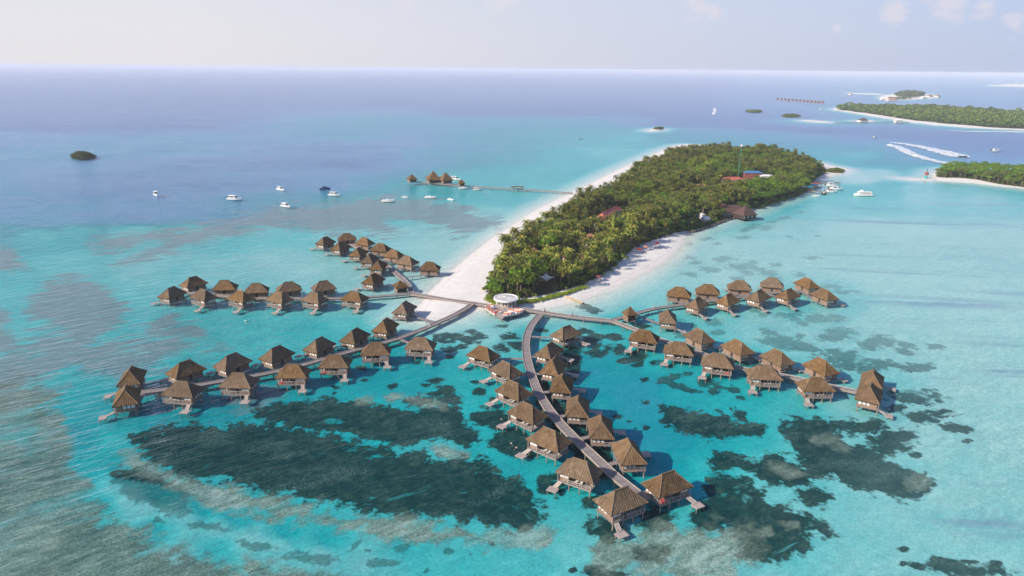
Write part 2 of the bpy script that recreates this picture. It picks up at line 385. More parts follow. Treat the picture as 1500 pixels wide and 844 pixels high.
# dark coral and some painted shade: polygons (frame survey) with edge softness
REEF = [
 ([(190,644),(208,632),(240,626),(275,622),(310,628),(350,622),(380,622),(410,624),(444,632),(480,638),(515,646),(555,654),(582,657),(609,664),(630,670),(646,676),(668,673),(683,674),(700,670),(716,678),(730,695),(746,698),(760,705),(780,721),(790,735),(796,748),(792,760),(784,769),(768,777),(750,775),(733,768),(716,769),(690,760),(676,762),(640,757),(595,757),(560,750),(525,745),(481,737),(447,730),(400,724),(362,712),(330,704),(302,700),(275,700),(255,694),(230,682),(214,672),(204,660)], 9),
 ([(362,612),(375,600),(395,592),(430,590),(455,588),(481,584),(500,587),(515,590),(540,593),(568,597),(590,602),(616,600),(640,594),(666,594),(680,604),(676,614),(683,624),(697,632),(703,642),(690,654),(668,648),(642,641),(618,646),(595,654),(570,648),(548,644),(530,638),(501,631),(470,629),(441,627),(410,620),(385,618)], 5),
 ([(585,588),(600,584),(625,580),(640,568),(660,566),(668,575),(650,584),(625,590),(600,594)], 5),
 ([(640,585),(655,575),(668,575),(676,588),(668,594),(650,594)], 5),
 (z5(900,560,2.5,[(160,88),(180,82),(250,98),(330,118),(360,108),(410,112),(435,145),(455,160),(500,150),(552,160),(552,185),(500,200),(465,198),(430,207),(380,206),(330,204),(300,190),(240,178),(200,165),(170,140),(180,115)]), 5),
 (z5(900,560,2.5,[(420,100),(450,96),(480,120),(490,150),(470,150),(445,125)]), 4),
 (z5(900,560,2.5,[(598,152),(640,130),(700,133),(740,128),(800,150),(870,140),(890,165),(850,178),(800,182),(830,200),(870,228),(910,236),(950,252),(980,270),(1040,300),(1100,335),(1150,345),(1170,370),(1168,400),(1130,415),(1090,430),(1040,425),(1010,405),(960,405),(880,388),(840,360),(790,345),(740,345),(720,360),(690,300),(655,262),(650,220),(620,190)]), 6),
 (z5(900,560,2.5,[(345,288),(370,262),(420,258),(470,268),(510,290),(560,262),(600,268),(640,290),(700,320),(725,350),(715,375),(660,385),(600,378),(550,365),(500,325),(440,310),(380,322),(350,310)]), 6),
 (z5(900,560,2.5,[(340,350),(400,335),(460,340),(515,360),(520,385),(550,410),(540,440),(600,452),(650,470),(700,480),(740,505),(770,515),(805,545),(800,562),(770,565),(720,552),(690,570),(715,600),(712,625),(680,632),(640,625),(630,650),(585,660),(545,648),(505,655),(460,640),(445,605),(470,590),(450,565),(430,535),(390,545),(330,545),(280,530),(255,505),(290,480),(300,440),(330,400)]), 7),
 (z5(680,580,3.836,[(30,90),(110,70),(180,80),(260,95),(250,140),(215,190),(130,185),(60,150),(35,120)]), 4),
 (z5(680,580,3.836,[(130,250),(170,215),(240,195),(330,185),(400,250),(400,330),(340,350),(270,345),(190,310),(140,275)]), 4),
 (z5(680,580,3.836,[(400,480),(440,450),(510,430),(560,460),(570,520),(520,550),(440,545),(405,520)]), 6),
 (z5(680,580,3.836,[(660,590),(720,560),(790,560),(830,600),(740,630),(670,620)]), 4),
 (z5(680,580,3.836,[(660,700),(720,680),(830,690),(900,740),(900,780),(850,815),(780,810),(730,780),(690,740)]), 7),
 ([(772,535),(786,538),(800,560),(815,575),(832,592),(850,612),(868,632),(890,655),(905,690),(890,705),(865,690),(835,660),(812,632),(796,610),(784,588)], 5),  # dark bottom, with the shade under the centre boardwalk painted in
 ([(160,692),(185,686),(215,690),(245,702),(272,722),(284,742),(272,756),(245,750),(215,740),(188,726),(166,710)], 7),
 ([(832,508),(848,510),(852,530),(845,552),(838,560),(830,545),(826,525)], 4),  # dark bottom right of the centre villas, their shadow painted in
 ([(1060,520),(1090,512),(1120,522),(1135,535),(1110,540),(1080,535)], 3),
 (z5(900,560,2.5,[(840,190),(880,150),(950,140),(1000,160),(1020,180),(1060,175),(1100,190),(1095,205),(1060,210),(1090,230),(1085,248),(1040,250),(1000,235),(960,200),(930,180),(890,190)]), 6),
]
# smaller coral heads: x, y, rx, ry, tilt(deg)
HEADS = [(1344,582,34,11,3),(1313,599,13,6,0),(1352,612,22,9,5),(1376,606,24,6,0),(1402,628,25,6,8),(1324,636,16,7,5),(1304,646,32,12,12),(1296,659,18,8,0),(1192,728,25,13,3),(954,812,22,11,0),(960,760,26,16,0),(1341,666,9,4,5),(1418,646,7,2.5,0),
 (1322,722,5,2,0),(1400,832,52,11,8),(1462,836,26,7,10),(1462,824,9,5,20),(1322,805,8,4,0),(1345,830,12,4,10),(1322,826,6,4,0),(1420,823,14,3,8),
 (1046,472,13,4.5,3),(1050,488,12,4,0),(1104,455,8,2,0),(1115,462,9,2.6,4),(1150,462,18,3.5,0),(1165,468,8,3,0),(1170,459,10,2,0),(1196,466,17,6,0),(1225,466,16,5,4),(1178,475,9,3,0),(1126,486,13,4.5,5),(1172,492,7,3,0),(1148,502,32,8,8),(1175,508,22,6,8),(1190,513,10,3,5),(1227,490,22,9,-4),(1215,495,16,5,0),(1288,498,20,7,0),(1275,505,18,7,0),(1300,503,14,4,5),(1328,506,18,4,10),(1325,516,14,4,5),(1222,515,11,4,0),(1250,518,7,3,0),(1255,535,32,10,5),(1240,525,40,9,8),(1290,533,20,6,5),(1335,538,18,6,8),(1370,508,14,4,5),(1358,538,12,5,0),
 (907,513,12,7,0),(929,523,16,9,5),(918,528,12,5,0),(963,531,12,4,0),(1000,492,12,4,0),(1035,560,12,8,0),(985,553,17,5,-10),(990,565,14,5,10),(1010,572,17,3.5,10),(968,561,8,2.5,0),(945,556,8,3,0),(980,535,10,3,0),(1050,566,10,5,10),(1075,572,12,5,15),(1085,580,8,4,20),(1045,575,8,5,0),(1064,545,10,4,0),
 (748,497,13,8,10),(757,504,12,8,10),(740,494,9,4,0),(735,510,12,6,0),(795,484,9,3,0),(832,519,14,8,0),(838,512,10,5,0),(868,500,16,9,5),(872,517,16,6,8),(855,485,10,4,0),(876,492,10,3,0),(892,511,10,4,0),(897,493,12,4,0),(690,486,8,3,0),(735,478,9,2.5,0),
 (660,492,20,3.5,3),(680,496,26,4,0),(690,501,12,3,5),(652,500,14,3,0),(660,513,13,4,0),(675,508,10,2.5,0),(700,491,12,3,0),(640,497,8,3,0),(702,520,6,3,0),(612,531,6,2.5,0),(636,558,14,3,-10),(625,565,6,3,0),(575,566,7,4,0),(533,557,6,2,0),(490,567,7,2,0),(490,576,4,2,0),(530,540,8,3,0),(660,523,8,3,0),(706,574,6,4,0),(697,560,9,3,0),(700,574,7,5,-10),(722,586,5,4,0),
 (860,450,14,4,4),(870,455,12,4,4),(1110,395,14,4,0),(1085,391,24,5,0),(1125,399,14,4,4),(1136,388,10,3,0),(1096,400,12,4,0),(1100,385,10,3,0),(1172,402,10,3,0),(1132,408,14,4,5),(1040,395,16,4,5),(1010,402,12,3,5),(1060,380,16,4,0),(1020,385,10,3,0),(1080,408,14,3,5),(1220,420,16,3.5,6),(1240,428,16,2.5,0),(1012,378,9,3,0),(1092,337,8,3,0),(1105,332,13,4,-8),(1122,334,12,4,0),(1088,348,12,3,0),(1148,320,12,3,-8),(1130,325,9,2.5,0),(1155,347,7,1.5,0),(1196,346,7,1.5,0),(1010,358,6,3,0),(1035,350,10,3,-5),(1052,357,8,2,0),(1170,311,9,2,0),(930,535,10,3,0),(946,590,5,2,0),(905,610,7,3,0),(920,619,5,2,0),(947,627,7,3,0),(930,629,3,2,0),(1008,547,8,3,0),
 (420,708,10,3,4),(255,735,36,6,8),(300,770,32,6,8),(375,800,28,6,10),(460,818,38,8,5),(230,760,10,4,20),(520,800,10,4,-40),(560,825,22,6,0),(625,835,6,4,-40),(590,802,10,5,-20),(660,808,8,4,0),(690,812,6,3,0),(540,806,8,4,0),(870,838,16,8,0),(900,842,20,5,0),(840,835,6,4,0),(1100,808,2.5,2,0),(700,790,6,3,0),(720,797,5,3,0),
 (940,586,2,1.5,0),(905,497,9,3,0),(1015,478,5,3,0),(940,478,12,3,0),(1005,440,12,3,0),(1050,440,10,3,0),(1190,378,14,2.5,3),(985,470,14,4,0)]
# pale rubble / mottled coral flats
RUBBLE = [
 ([(180,660),(230,690),(300,705),(400,728),(520,750),(600,765),(700,772),(790,772),(812,790),(820,815),(760,812),(690,803),(610,795),(540,788),(470,774),(400,762),(320,744),(250,722),(200,695)], 14),
 ([(-80,560),(0,552),(60,560),(95,580),(110,610),(118,650),(128,690),(150,725),(185,757),(230,785),(300,812),(380,828),(470,838),(560,860),(560,1000),(-120,1000)], 26),
 ([(880,775),(940,770),(1000,772),(1060,760),(1100,770),(1120,800),(1090,830),(1040,850),(950,860),(880,850),(850,820)], 16),
 (z5(900,560,2.5,[(690,205),(750,195),(820,195),(870,235),(890,255),(830,252),(760,235),(700,228)]), 5),
 (z5(900,560,2.5,[(1050,360),(1090,338),(1150,345),(1165,370),(1150,400),(1090,405),(1055,385)]), 4),
 (z5(900,560,2.5,[(520,545),(560,530),(590,545),(580,565),(540,570)]), 4),
 (z5(900,560,2.5,[(600,500),(650,495),(690,505),(670,540),(620,540)]), 5),
 (z5(900,560,2.5,[(560,290),(620,290),(690,340),(680,370),(620,350),(570,320)]), 6),
 ([(520,580),(548,577),(552,588),(525,592)], 5),
 ([(560,586),(600,590),(640,600),(660,596),(640,586),(600,578),(565,578)], 5),
 ([(630,655),(650,650),(678,656),(690,668),(670,675),(645,670)], 5),
]
# grey-lavender sea-grass meadows
GRASS = [
 (z5(0,300,3.247,[(215,350),(300,328),(400,340),(460,370),(520,400),(560,440),(620,490),(600,540),(560,600),(420,680),(330,710),(250,722),(228,690),(300,650),(350,600),(250,580),(150,560),(105,500),(140,440),(190,400)]), 7),
 (z5(0,300,3.247,[(-150,180),(60,195),(75,250),(140,290),(150,310),(60,318),(-150,330)]), 5),
 (z5(0,300,3.247,[(-150,470),(20,490),(50,540),(-10,575),(60,620),(110,640),(100,700),(20,720),(-150,730)]), 7),
 (z5(0,300,3.247,[(60,640),(150,610),(250,600),(300,640),(230,690),(140,660)]), 5),
 ([(122,357),(140,348),(170,343),(205,340),(250,334),(300,326),(340,316),(390,305),(430,300),(470,297),(520,290),(560,286),(600,287),(640,292),(680,300),(715,312),(738,322),(735,333),(715,336),(690,346),(668,345),(650,334),(620,330),(590,322),(560,325),(600,336),(580,345),(540,342),(500,346),(450,343),(430,335),(400,338),(360,342),(320,352),(285,362),(255,372),(230,382),(205,390),(170,394),(150,388),(180,378),(215,366),(245,358),(225,352),(190,360),(155,368),(130,368)], 6),
 (z5(140,400,3.67,[(240,300),(330,250),(420,205),(460,260),(520,250),(580,290),(600,330),(560,360),(440,350),(330,360),(260,340)]), 6),
 ([(60,520),(120,505),(200,490),(280,495),(330,520),(250,535),(190,570),(140,560),(90,545)], 14),
 ([(-60,540),(40,500),(90,470),(150,500),(110,560),(60,590),(-60,640)], 18),
 ([(330,560),(400,556),(420,585),(380,600),(330,595)], 8),
]
STREAKS = [(1330,326,150,4,1.0),(1420,331,90,3,1.5),(1400,362,110,3.5,2.5),(1380,375,90,3,2),(1430,400,85,6,3),(1300,398,90,4,2),(1370,443,150,9,2.5),(1420,470,95,5,3),(1450,500,70,7,4),(1330,470,60,4,3),(1260,440,50,5,2),(1440,300,110,3,1.5),(1290,306,70,2,1),(1480,545,60,8,4),(1400,560,60,6,5),(1270,375,70,3,1),(1480,430,80,4,3),(1230,395,50,3,1),(1450,770,90,20,6),(1330,745,80,12,8),(1420,700,80,10,6)]  # the streak off the upper right tip paints a villa's long shadow
# water depth, surveyed: x, y, metres
DEPTH = [(0,120,40),(400,120,40),(800,120,40),(1100,112,40),(1300,110,40),(1500,111,40),(1150,120,12),(1250,120,7),(1400,118,7),(1500,121,6),
 (1000,130,40),(1080,133,14),(1130,134,9),(1200,133,6.5),(1300,131,6.5),(1450,133,6.5),(1030,146,18),(1090,145,9),(1120,152,8),(1200,152,8),(1400,152,7),(1500,160,7),
 (0,150,40),(200,150,40),(400,150,40),(600,150,40),(800,150,40),(950,150,32),(700,168,32),(820,166,36),(900,163,32),(960,168,34),(1010,160,20),(1060,165,14),
 (1000,180,30),(1080,180,28),(1150,186,34),(1230,192,38),(1320,198,38),(1420,203,38),(1500,204,38),(1200,173,16),(1300,182,16),(1400,191,20),(1500,194,20),
 (0,180,36),(100,185,34),(200,183,32),(300,180,26),(360,190,10),(420,187,6),(480,184,4.6),(560,178,4.4),(640,176,4.2),(720,177,4.0),(800,177,4.2),(870,178,4.8),(930,177,8),
 (0,205,10),(60,208,7),(140,207,6),(230,207,6),(320,205,6.5),(380,207,8),(440,205,7),(500,200,5),(500,215,9),(600,208,8),(660,215,6),(720,203,3.6),(800,198,3.0),(880,196,2.8),(930,202,2.4),(980,200,3.6),
 (60,225,5.5),(160,228,6),(240,225,7),(0,240,6.5),(100,250,7.5),(200,245,9),(300,240,11),(400,240,12),(480,238,12),(560,232,10),(620,232,6),(690,232,4.2),(760,230,3.2),(830,230,2.6),(890,225,2.2),
 (0,285,7.5),(100,278,9),(200,275,11),(300,272,12),(400,270,12),(480,268,10),(540,265,6.5),(590,275,3.4),(640,280,2.6),(720,285,2.3),(790,285,2.0),(700,260,2.7),(790,258,2.4),
 (0,318,8),(60,325,7),(120,322,8),(200,315,9),(280,305,9),(350,300,7),(410,292,6),(440,318,4.5),(330,322,6),(500,300,3.6),(560,305,2.6),(640,310,2.2),(720,318,1.6),
 (0,340,4),(60,345,2.4),(120,338,2.8),(200,345,2.1),(300,342,2.2),(400,345,2.0),(500,345,1.8),(600,350,1.5),(660,360,1.15),(690,345,1.4),
 (0,400,2.3),(100,390,2.0),(200,400,1.8),(260,385,1.8),(400,385,1.5),(480,400,1.4),(560,410,1.25),(620,408,1.0),(230,435,2.0),(330,400,1.7),
 (0,460,2.2),(80,440,2.2),(170,470,2.3),(250,470,2.2),(350,455,2.1),(430,465,2.1),(500,460,1.9),(560,455,1.6),(590,445,1.1),(570,430,1.2),
 (0,520,2.0),(80,520,2.2),(140,545,2.8),(210,520,2.4),(300,495,2.2),(380,495,2.2),(450,485,2.4),(530,475,2.1),(640,490,2.0),(700,480,1.5),(690,468,.9),(740,475,1.4),
 (20,580,1.9),(110,590,2.8),(150,600,3.1),(230,590,3.2),(300,590,3.4),(400,570,3.3),(470,560,3.1),(560,545,3.3),(630,545,3.0),(680,555,2.6),(600,560,3.0),(700,600,2.6),(560,520,2.8),
 (125,645,3.2),(130,690,2.9),(170,650,2.4),(180,690,2.9),(30,700,1.9),(165,712,1.9),(188,728,1.75),(215,742,1.7),(245,753,1.7),(280,764,1.7),(320,777,1.7),(365,790,1.7),(410,800,1.7),(470,813,1.7),(530,824,1.8),(235,725,2.9),(300,745,2.9),(420,780,2.8),(150,740,2.7),(230,772,2.7),(320,800,2.6),(560,832,2.0),(660,830,2.2),(760,835,2.1),(40,800,1.6),(250,830,1.6),(480,790,2.7),(350,755,2.9),(600,800,2.4),
 (520,620,2.8),(640,660,2.2),(720,650,2.6),(720,610,2.7),(745,560,2.5),(830,700,2.5),(790,770,2.1),(830,800,1.9),(900,790,1.9),(760,720,2.6),(850,640,2.8),
 (770,490,2.2),(790,465,1.7),(850,465,1.7),(900,480,2.4),(880,540,3.4),(930,560,3.7),(950,600,3.8),(950,650,3.7),(1000,640,3.4),(1040,650,3.0),(1000,590,3.0),(1050,600,2.7),(1100,585,2.6),(1160,600,2.3),(1030,550,2.8),(980,530,2.6),(1100,640,2.5),(1040,690,2.4),(980,690,3.2),(1000,770,2.3),(1130,690,1.9),(1130,720,1.8),
 (1180,640,1.9),(1240,650,1.7),(1300,700,1.45),(1380,650,1.3),(1450,560,1.15),(1400,500,1.1),(1300,470,1.15),(1200,480,1.4),(1120,475,1.5),(1060,460,1.8),(1000,480,1.9),(1300,780,1.55),(1450,760,1.5),(1240,800,1.65),(1150,830,1.8),(1450,830,1.45),(1420,700,1.35),(1480,640,1.2),(1200,560,1.7),(1250,590,1.6),
 (1000,400,1.25),(1080,400,1.1),(1050,360,1.1),(1060,340,1.5),(1110,318,1.9),(1150,335,1.3),(1250,340,1.1),(1350,350,1.05),(1480,350,1.05),(1300,410,1.05),(1450,430,1.05),(1200,310,1.6),(1150,302,2.2),(1250,292,1.9),(1350,290,1.5),(1450,290,1.5),(1200,380,1.1),(1160,450,1.8),(1230,445,1.6),(960,430,1.5),
 (1260,262,1.0),(1290,255,1.3),(1310,270,2.4),(1340,275,1.6),(1400,278,1.8),(1480,285,2.0),(1240,278,2.2),(1300,285,2.0),
 (1260,228,2.6),(1205,224,3.2),(1300,240,3.4),(1340,247,3.2),(1280,214,5),(1200,207,5),(1120,200,5),(1030,195,5),(1080,206,4),(1350,222,7),(1390,238,6),(1440,235,9),(1400,213,16),(1480,226,14),(1330,232,6),(1500,240,8),(1250,204,9)]

HUE_D = np.array([0, .3, .8, 1.3, 2, 2.6, 3.5, 5, 8, 15, 40])
HUE_C = [(.70,.655,.60),(.63,.68,.60),(.41,.61,.565),(.285,.55,.525),(.085,.465,.455),(.014,.385,.39),(.002,.285,.325),(.03,.27,.365),(.085,.25,.42),(.065,.165,.345),(.055,.125,.285)]  # deeper tones lightened to carry sky reflection and haze

def build_sea():
    ys = np.concatenate([np.arange(1400, 420, -3.2), np.arange(420, 112, -2.2)])
    ang = PITCH + np.arctan((ys - 422) / 1000)
    r = CAM_H / np.tan(np.clip(ang, .008, 1.5)); r = np.concatenate([[8.0, 25.0], r[r > 30], [9000, 12000, 18000, 30000, 48000]])
    r = np.unique(r)
    th = np.concatenate([np.linspace(-178, -44, 48), np.linspace(-43.5, 43.5, 700), np.linspace(44, 178, 48)])
    th = np.radians(th)
    R, T = np.meshgrid(r, th, indexing='ij')
    X = (R * np.sin(T)).ravel(); Y = (R * np.cos(T)).ravel()
    XY = np.stack([X, Y], 1); n = len(X)
    # shore distance (metres, positive on land)
    shore = np.full(n, -400.0); height = np.full(n, .9)
    for k, poly in SHORE_G.items():
        s = sdf_poly(XY, poly, 400.0); big = s > shore
        height[big] = LAND_H.get(k, .9); shore = np.maximum(shore, s)
    veg = np.full(n, -20.0)
    for k, poly in TREES_G.items(): veg = np.maximum(veg, sdf_poly(XY, poly, 20.0))
    D = np.array(DEPTH, float)
    def depth_at(px, py):
        acc = np.zeros(n); wa = np.zeros(n)
        cl = np.clip(py, 100, 1000)
        sy = 1000 / np.maximum(cl - 95, 8)                     # rows near the horizon span more ground
        u, v = px, 420 * np.log(np.maximum(cl - 70, 10))
        for a, b, d in D:
            w = 1 / ((u - a) ** 2 * .45 + (v - 420 * math.log(b - 70)) ** 2 * 1.6 + 60) ** 1.9
            acc += w * math.log(d); wa += w
        return np.exp(acc / wa)
    front = Y > 5
    z = np.zeros(n)
    for _ in range(2):
        px, py = proj(np.stack([X, Y, z], 1))
        px = np.where(front, np.clip(px, -600, 2100), -600); py = np.where(front, np.clip(py, 95, 1200), 900)
        dep = depth_at(px, py)
        dist = np.maximum(-shore, 0)
        dep = np.where(shore > -120, np.minimum(dep, .03 + dist * .075 + (dist / 40) ** 2), dep)
        geo = np.minimum(np.minimum(dep * .30, .75 + dep * .12), .05 * dist + .05)
        z = np.where(shore > 0, height * (1 - np.exp(-np.maximum(shore, 0) / 9)) + .02, -geo)
    px, py = proj(np.stack([X, Y, z], 1))
    px = np.where(front, np.clip(px, -600, 2100), -600); py = np.where(front, np.clip(py, 95, 1200), 900)
    PX = np.stack([px, py], 1)
    def field(shapes, it=1):
        out = np.zeros(n)
        for pts, soft, *_ in shapes:
            soft *= 2.2; s = sdf_poly(PX, smooth_closed(pts, it), soft * 1.6)
            out = np.maximum(out, .5 + s / (2 * soft))
        return np.clip(out, 0, 1.15)
    reef = field(REEF)
    heads = np.zeros(n)
    for (a, b, rx, ry, tl) in HEADS:
        c, s = math.cos(math.radians(tl)), math.sin(math.radians(tl))
        dx, dy = px - a, py - b
        u, v = (dx * c + dy * s) / rx, (-dx * s + dy * c) / ry
        rho = np.sqrt(u * u + v * v)
        heads = np.maximum(heads, np.clip(.5 + (1 - rho) * .55, 0, 1) * (.86 if (b > 690 and a < 730) else 1))
    far = np.clip((470 - py) / 120, 0, 1)
    reef = np.maximum(reef, heads * (1 - .22 * far))
    soft = np.where(px > 960, np.clip((600 - py) / 130, 0, 1) * .55, np.clip((430 - py) / 80, 0, 1) * .4)
    soft = np.maximum(soft, np.where((py > 674 + .155 * px) & (px < 720), .42, 0))
    rtone = field([s for i, s in enumerate(RUBBLE) if i != 1])
    chan = smooth_open([(112,585),(120,620),(128,655),(142,690),(165,713),(215,742),(280,764),(365,790),(470,813),(560,827),(700,831),(830,818)], 2)
    cd = np.full(n, 1e9)
    for a, b in zip(chan, chan[1:]):
        e = b - a; t = np.clip(((PX - a) @ e) / (e @ e), 0, 1); cd = np.minimum(cd, ((PX - a - t[:, None] * e) ** 2).sum(1))
    wch = np.interp(px, [100, 200, 400, 800], [20, 15, 17, 20]); open_ = 1 - np.exp(-cd / wch ** 2)
    rub = field(RUBBLE) * open_; grass = field(GRASS)
    st = np.zeros(n)
    for (a, b, rx, ry, tl) in STREAKS:
        c, s = math.cos(math.radians(tl)), math.sin(math.radians(tl))
        dx, dy = px - a, py - b
        u, v = (dx * c + dy * s) / rx, (-dx * s + dy * c) / ry
        st = np.maximum(st, np.exp(-(u * u + v * v) * 1.2))
    hue = np.interp(dep, HUE_D, np.linspace(0, 1, len(HUE_D)))
    chop = np.interp(px, [0, 250, 600, 900, 1500], [1, 1, .55, .32, .36])
    return r, th, XY, z, shore, dict(hue=hue, reef=reef, rubble=rub, grass=grass, streak=st, soft=soft, rtone=rtone, veg=veg, shore=shore), chop

r_, th_, XY_, Z_, SHORE_D, ATTR, CHOP = build_sea()
NR, NT_ = len(r_), len(th_)
_i = np.arange((NR - 1) * NT_).reshape(NR - 1, NT_)[:, :-1].ravel()
FACES = np.stack([_i, _i + 1, _i + NT_ + 1, _i + NT_], 1)

def seabed_material():
    t = NT('sea_bed_and_sand'); pos = t.pos()
    hue = t.attr('hue').outputs['Fac']; reef = t.attr('reef').outputs['Fac']; rub = t.attr('rubble').outputs['Fac']
    grass = t.attr('grass').outputs['Fac']; st = t.attr('streak').outputs['Fac']; veg = t.attr('veg').outputs['Fac']; sh = t.attr('shore').outputs['Fac']
    n_big = t.noise(pos, .012, 4, .6); n_mid = t.noise(pos, .06, 4, .6); n_m2 = t.noise(pos, .22, 4, .65); n_fine = t.noise(pos, .9, 4, .7)
    n_spk = t.noise(pos, 2.2, 3, .7)
    # depth tint, with the bottom's own unevenness
    h = t.math('ADD', hue, t.math('MULTIPLY', t.math('SUBTRACT', n_mid, .5), t.rng(hue, 0, .25, .0, .11)))
    h = t.math('ADD', h, t.math('MULTIPLY', t.math('SUBTRACT', n_m2, .5), t.rng(hue, .05, .25, .0, .05)))
    n_far = t.noise(t.scaled(pos, (.0022, .012, 1), (0, 0, math.radians(-8))), 1.0, 4, .68, .6)
    h = t.math('ADD', h, t.math('MULTIPLY', t.math('SUBTRACT', n_far, .5), t.rng(hue, .32, .62, .0, .30)))
    k = len(HUE_C) - 1
    sand = t.ramp(h, [(i / k, c) for i, c in enumerate(HUE_C)])
    # fine ripples and caustic sparkle of the bottom, painted into the sand colour
    spk = t.rng(n_spk, .35, .68, .84, 1.16)
    spk = t.math('MULTIPLY', spk, t.rng(n_fine, .3, .7, .88, 1.12))
    sand = t.mix(1, sand, t.n('CombineColor', {0: spk, 1: spk, 2: spk}).outputs[0], 'MULTIPLY')
    # grass meadows, tide streaks and one painted shadow streak
    def mask(a, noise, amp, lo=.42, hi=.58, noise2=None, amp2=0.0):
        v = t.math('ADD', a, t.math('MULTIPLY', t.math('SUBTRACT', noise, .5), amp))
        if noise2 is not None: v = t.math('ADD', v, t.math('MULTIPLY', t.math('SUBTRACT', noise2, .5), amp2))
        return t.rng(v, lo, hi)
    def only(a, m): return t.math('MULTIPLY', m, t.rng(a, .02, .2))
    n_gr = t.noise(t.scaled(pos, (.05, .20, 1), (0, 0, math.radians(28))), 1.0, 5, .65, .5)
    gm = only(grass, mask(grass, n_gr, 2.6, .40, .80, n_mid, 1.5))
    gcol = t.mix(n_fine, (.12, .155, .165, 1), (.27, .31, .325, 1))
    col = t.mix(t.math('MULTIPLY', gm, .82), sand, gcol)
    n_st = t.noise(t.scaled(pos, (.012, .16, 1), (0, 0, math.radians(-4))), 1.0, 4, .6)
    sm = t.math('MULTIPLY', t.rng(st, .1, .8), t.rng(n_st, .44, .60))
    col = t.mix(t.math('MULTIPLY', sm, .62), col, (.17, .27, .36, 1))
    # pale rubble flats
    n_hole = t.noise(t.scaled(pos, (.022, .05, 1), (0, 0, .7)), 1.0, 4, .6, .6)
    rm = only(rub, mask(rub, n_m2, 1.3, .38, .68, n_mid, 1.3))
    rm = t.math('MULTIPLY', rm, t.rng(n_hole, .36, .48, .5, 1.0))
    n_str = t.noise(t.scaled(pos, (.16, .5, 1), (0, 0, math.radians(36))), 1.0, 4, .65, .4)
    rf = t.math('ADD', t.math('ADD', t.math('MULTIPLY', n_spk, .42), t.math('MULTIPLY', n_str, .38)), t.math('MULTIPLY', n_mid, .30))
    rf = t.math('ADD', rf, t.math('MULTIPLY', t.rng(t.attr('rtone').outputs['Fac'], .2, .8), .065))
    rcol = t.ramp(rf, [(.38, (.026, .050, .042)), (.50, (.092, .120, .088)), (.60, (.21, .26, .205)), (.72, (.43, .51, .44))])
    col = t.mix(t.math('MULTIPLY', rm, .86), col, rcol)
    # dark coral
    n_gap = t.noise(t.scaled(pos, (.05, .085, 1), (0, 0, .4)), 1.0, 4, .62, .8)
    wv = t.n('VectorMath', {0: pos, 1: t.n('VectorMath', {0: t.n('TexNoise', {'Vector': pos, 'Scale': .5, 'Detail': 2}).outputs['Color'], 1: (1.6, 1.6, 0)}, operation='MULTIPLY').outputs[0]}, operation='ADD').outputs[0]
    vor = t.n('TexVoronoi', {'Vector': wv, 'Scale': .30, 'Randomness': 1.0}, voronoi_dimensions='2D').outputs['Distance']
    vo2 = t.n('TexVoronoi', {'Vector': wv, 'Scale': .85, 'Randomness': 1.0}, voronoi_dimensions='2D').outputs['Distance']
    lump = t.math('SUBTRACT', 1.0, t.math('ADD', t.math('MULTIPLY', vor, .6), t.math('MULTIPLY', vo2, .4)))     # rounded coral heads
    em = only(reef, mask(reef, n_m2, .95, .39, .61, lump, .75))
    em = t.math('MULTIPLY', t.math('MULTIPLY', em, t.rng(n_gap, .30, .37, .12, 1.0)), t.math('SUBTRACT', 1.0, t.attr('soft').outputs['Fac']))
    n_hat = t.noise(t.scaled(pos, (.35, 1.1, 1), (0, 0, math.radians(38))), 1.0, 4, .7, .6)
    ef = t.math('ADD', t.math('MULTIPLY', t.math('SUBTRACT', lump, .55), .30), t.math('ADD', t.math('ADD', t.math('MULTIPLY', n_hat, .42), t.math('MULTIPLY', n_m2, .30)), t.math('MULTIPLY', n_mid, .30)))
    ecol = t.ramp(ef, [(.36, (.001, .009, .011)), (.48, (.005, .022, .023)), (.57, (.014, .038, .031)), (.67, (.050, .074, .052)), (.82, (.17, .21, .15))])
    bright = t.math('MULTIPLY', t.rng(n_gap, .52, .66), t.rng(n_spk, .45, .66))
    ecol = t.mix(t.math('MULTIPLY', bright, .5), ecol, (.24, .31, .26, 1))
    lift = t.math('MULTIPLY', rm, .45)
    ecol = t.mix(lift, ecol, rcol)
    veil = t.rng(hue, .05, .38, .42, .0)
    ecol = t.mix(t.math('ADD', veil, .02), ecol, sand)
    col = t.mix(t.math('MULTIPLY', em, .95), col, ecol)
    # dry land: sand, damp edge, leaf litter under the trees
    dry = t.mix(t.rng(n_m2, .3, .7), (.66, .625, .585, 1), (.75, .715, .675, 1))
    dry = t.mix(t.math('MULTIPLY', t.rng(n_spk, .55, .75), .25), dry, (.48, .43, .38, 1))
    wl = t.math('ADD', sh, t.math('MULTIPLY', t.math('SUBTRACT', n_m2, .5), 3.2))
    wrack = t.math('MULTIPLY', t.math('MULTIPLY', t.rng(wl, 3.0, 3.5), t.rng(wl, 4.3, 3.7)), t.rng(n_spk, .45, .6))
    dry = t.mix(t.math('MULTIPLY', wrack, .45), dry, (.20, .17, .12, 1))
    foot = t.rng(t.noise(t.scaled(pos, (.18, .18, 1)), 1.0, 5, .75), .54, .62)
    dry = t.mix(t.math('MULTIPLY', foot, .22), dry, (.47, .42, .37, 1))
    damp = t.math('ADD', sh, t.math('MULTIPLY', t.math('SUBTRACT', n_mid, .5), 3.0))
    dry = t.mix(t.rng(damp, .2, 2.6, .55, 0), dry, (.56, .52, .46, 1))
    lit = t.mix(n_fine, (.045, .04, .02, 1), (.16, .125, .08, 1))
    vm = t.rng(t.math('ADD', veg, t.math('MULTIPLY', t.math('SUBTRACT', n_m2, .5), 5)), -.5, 1.0)
    dry = t.mix(vm, dry, lit)
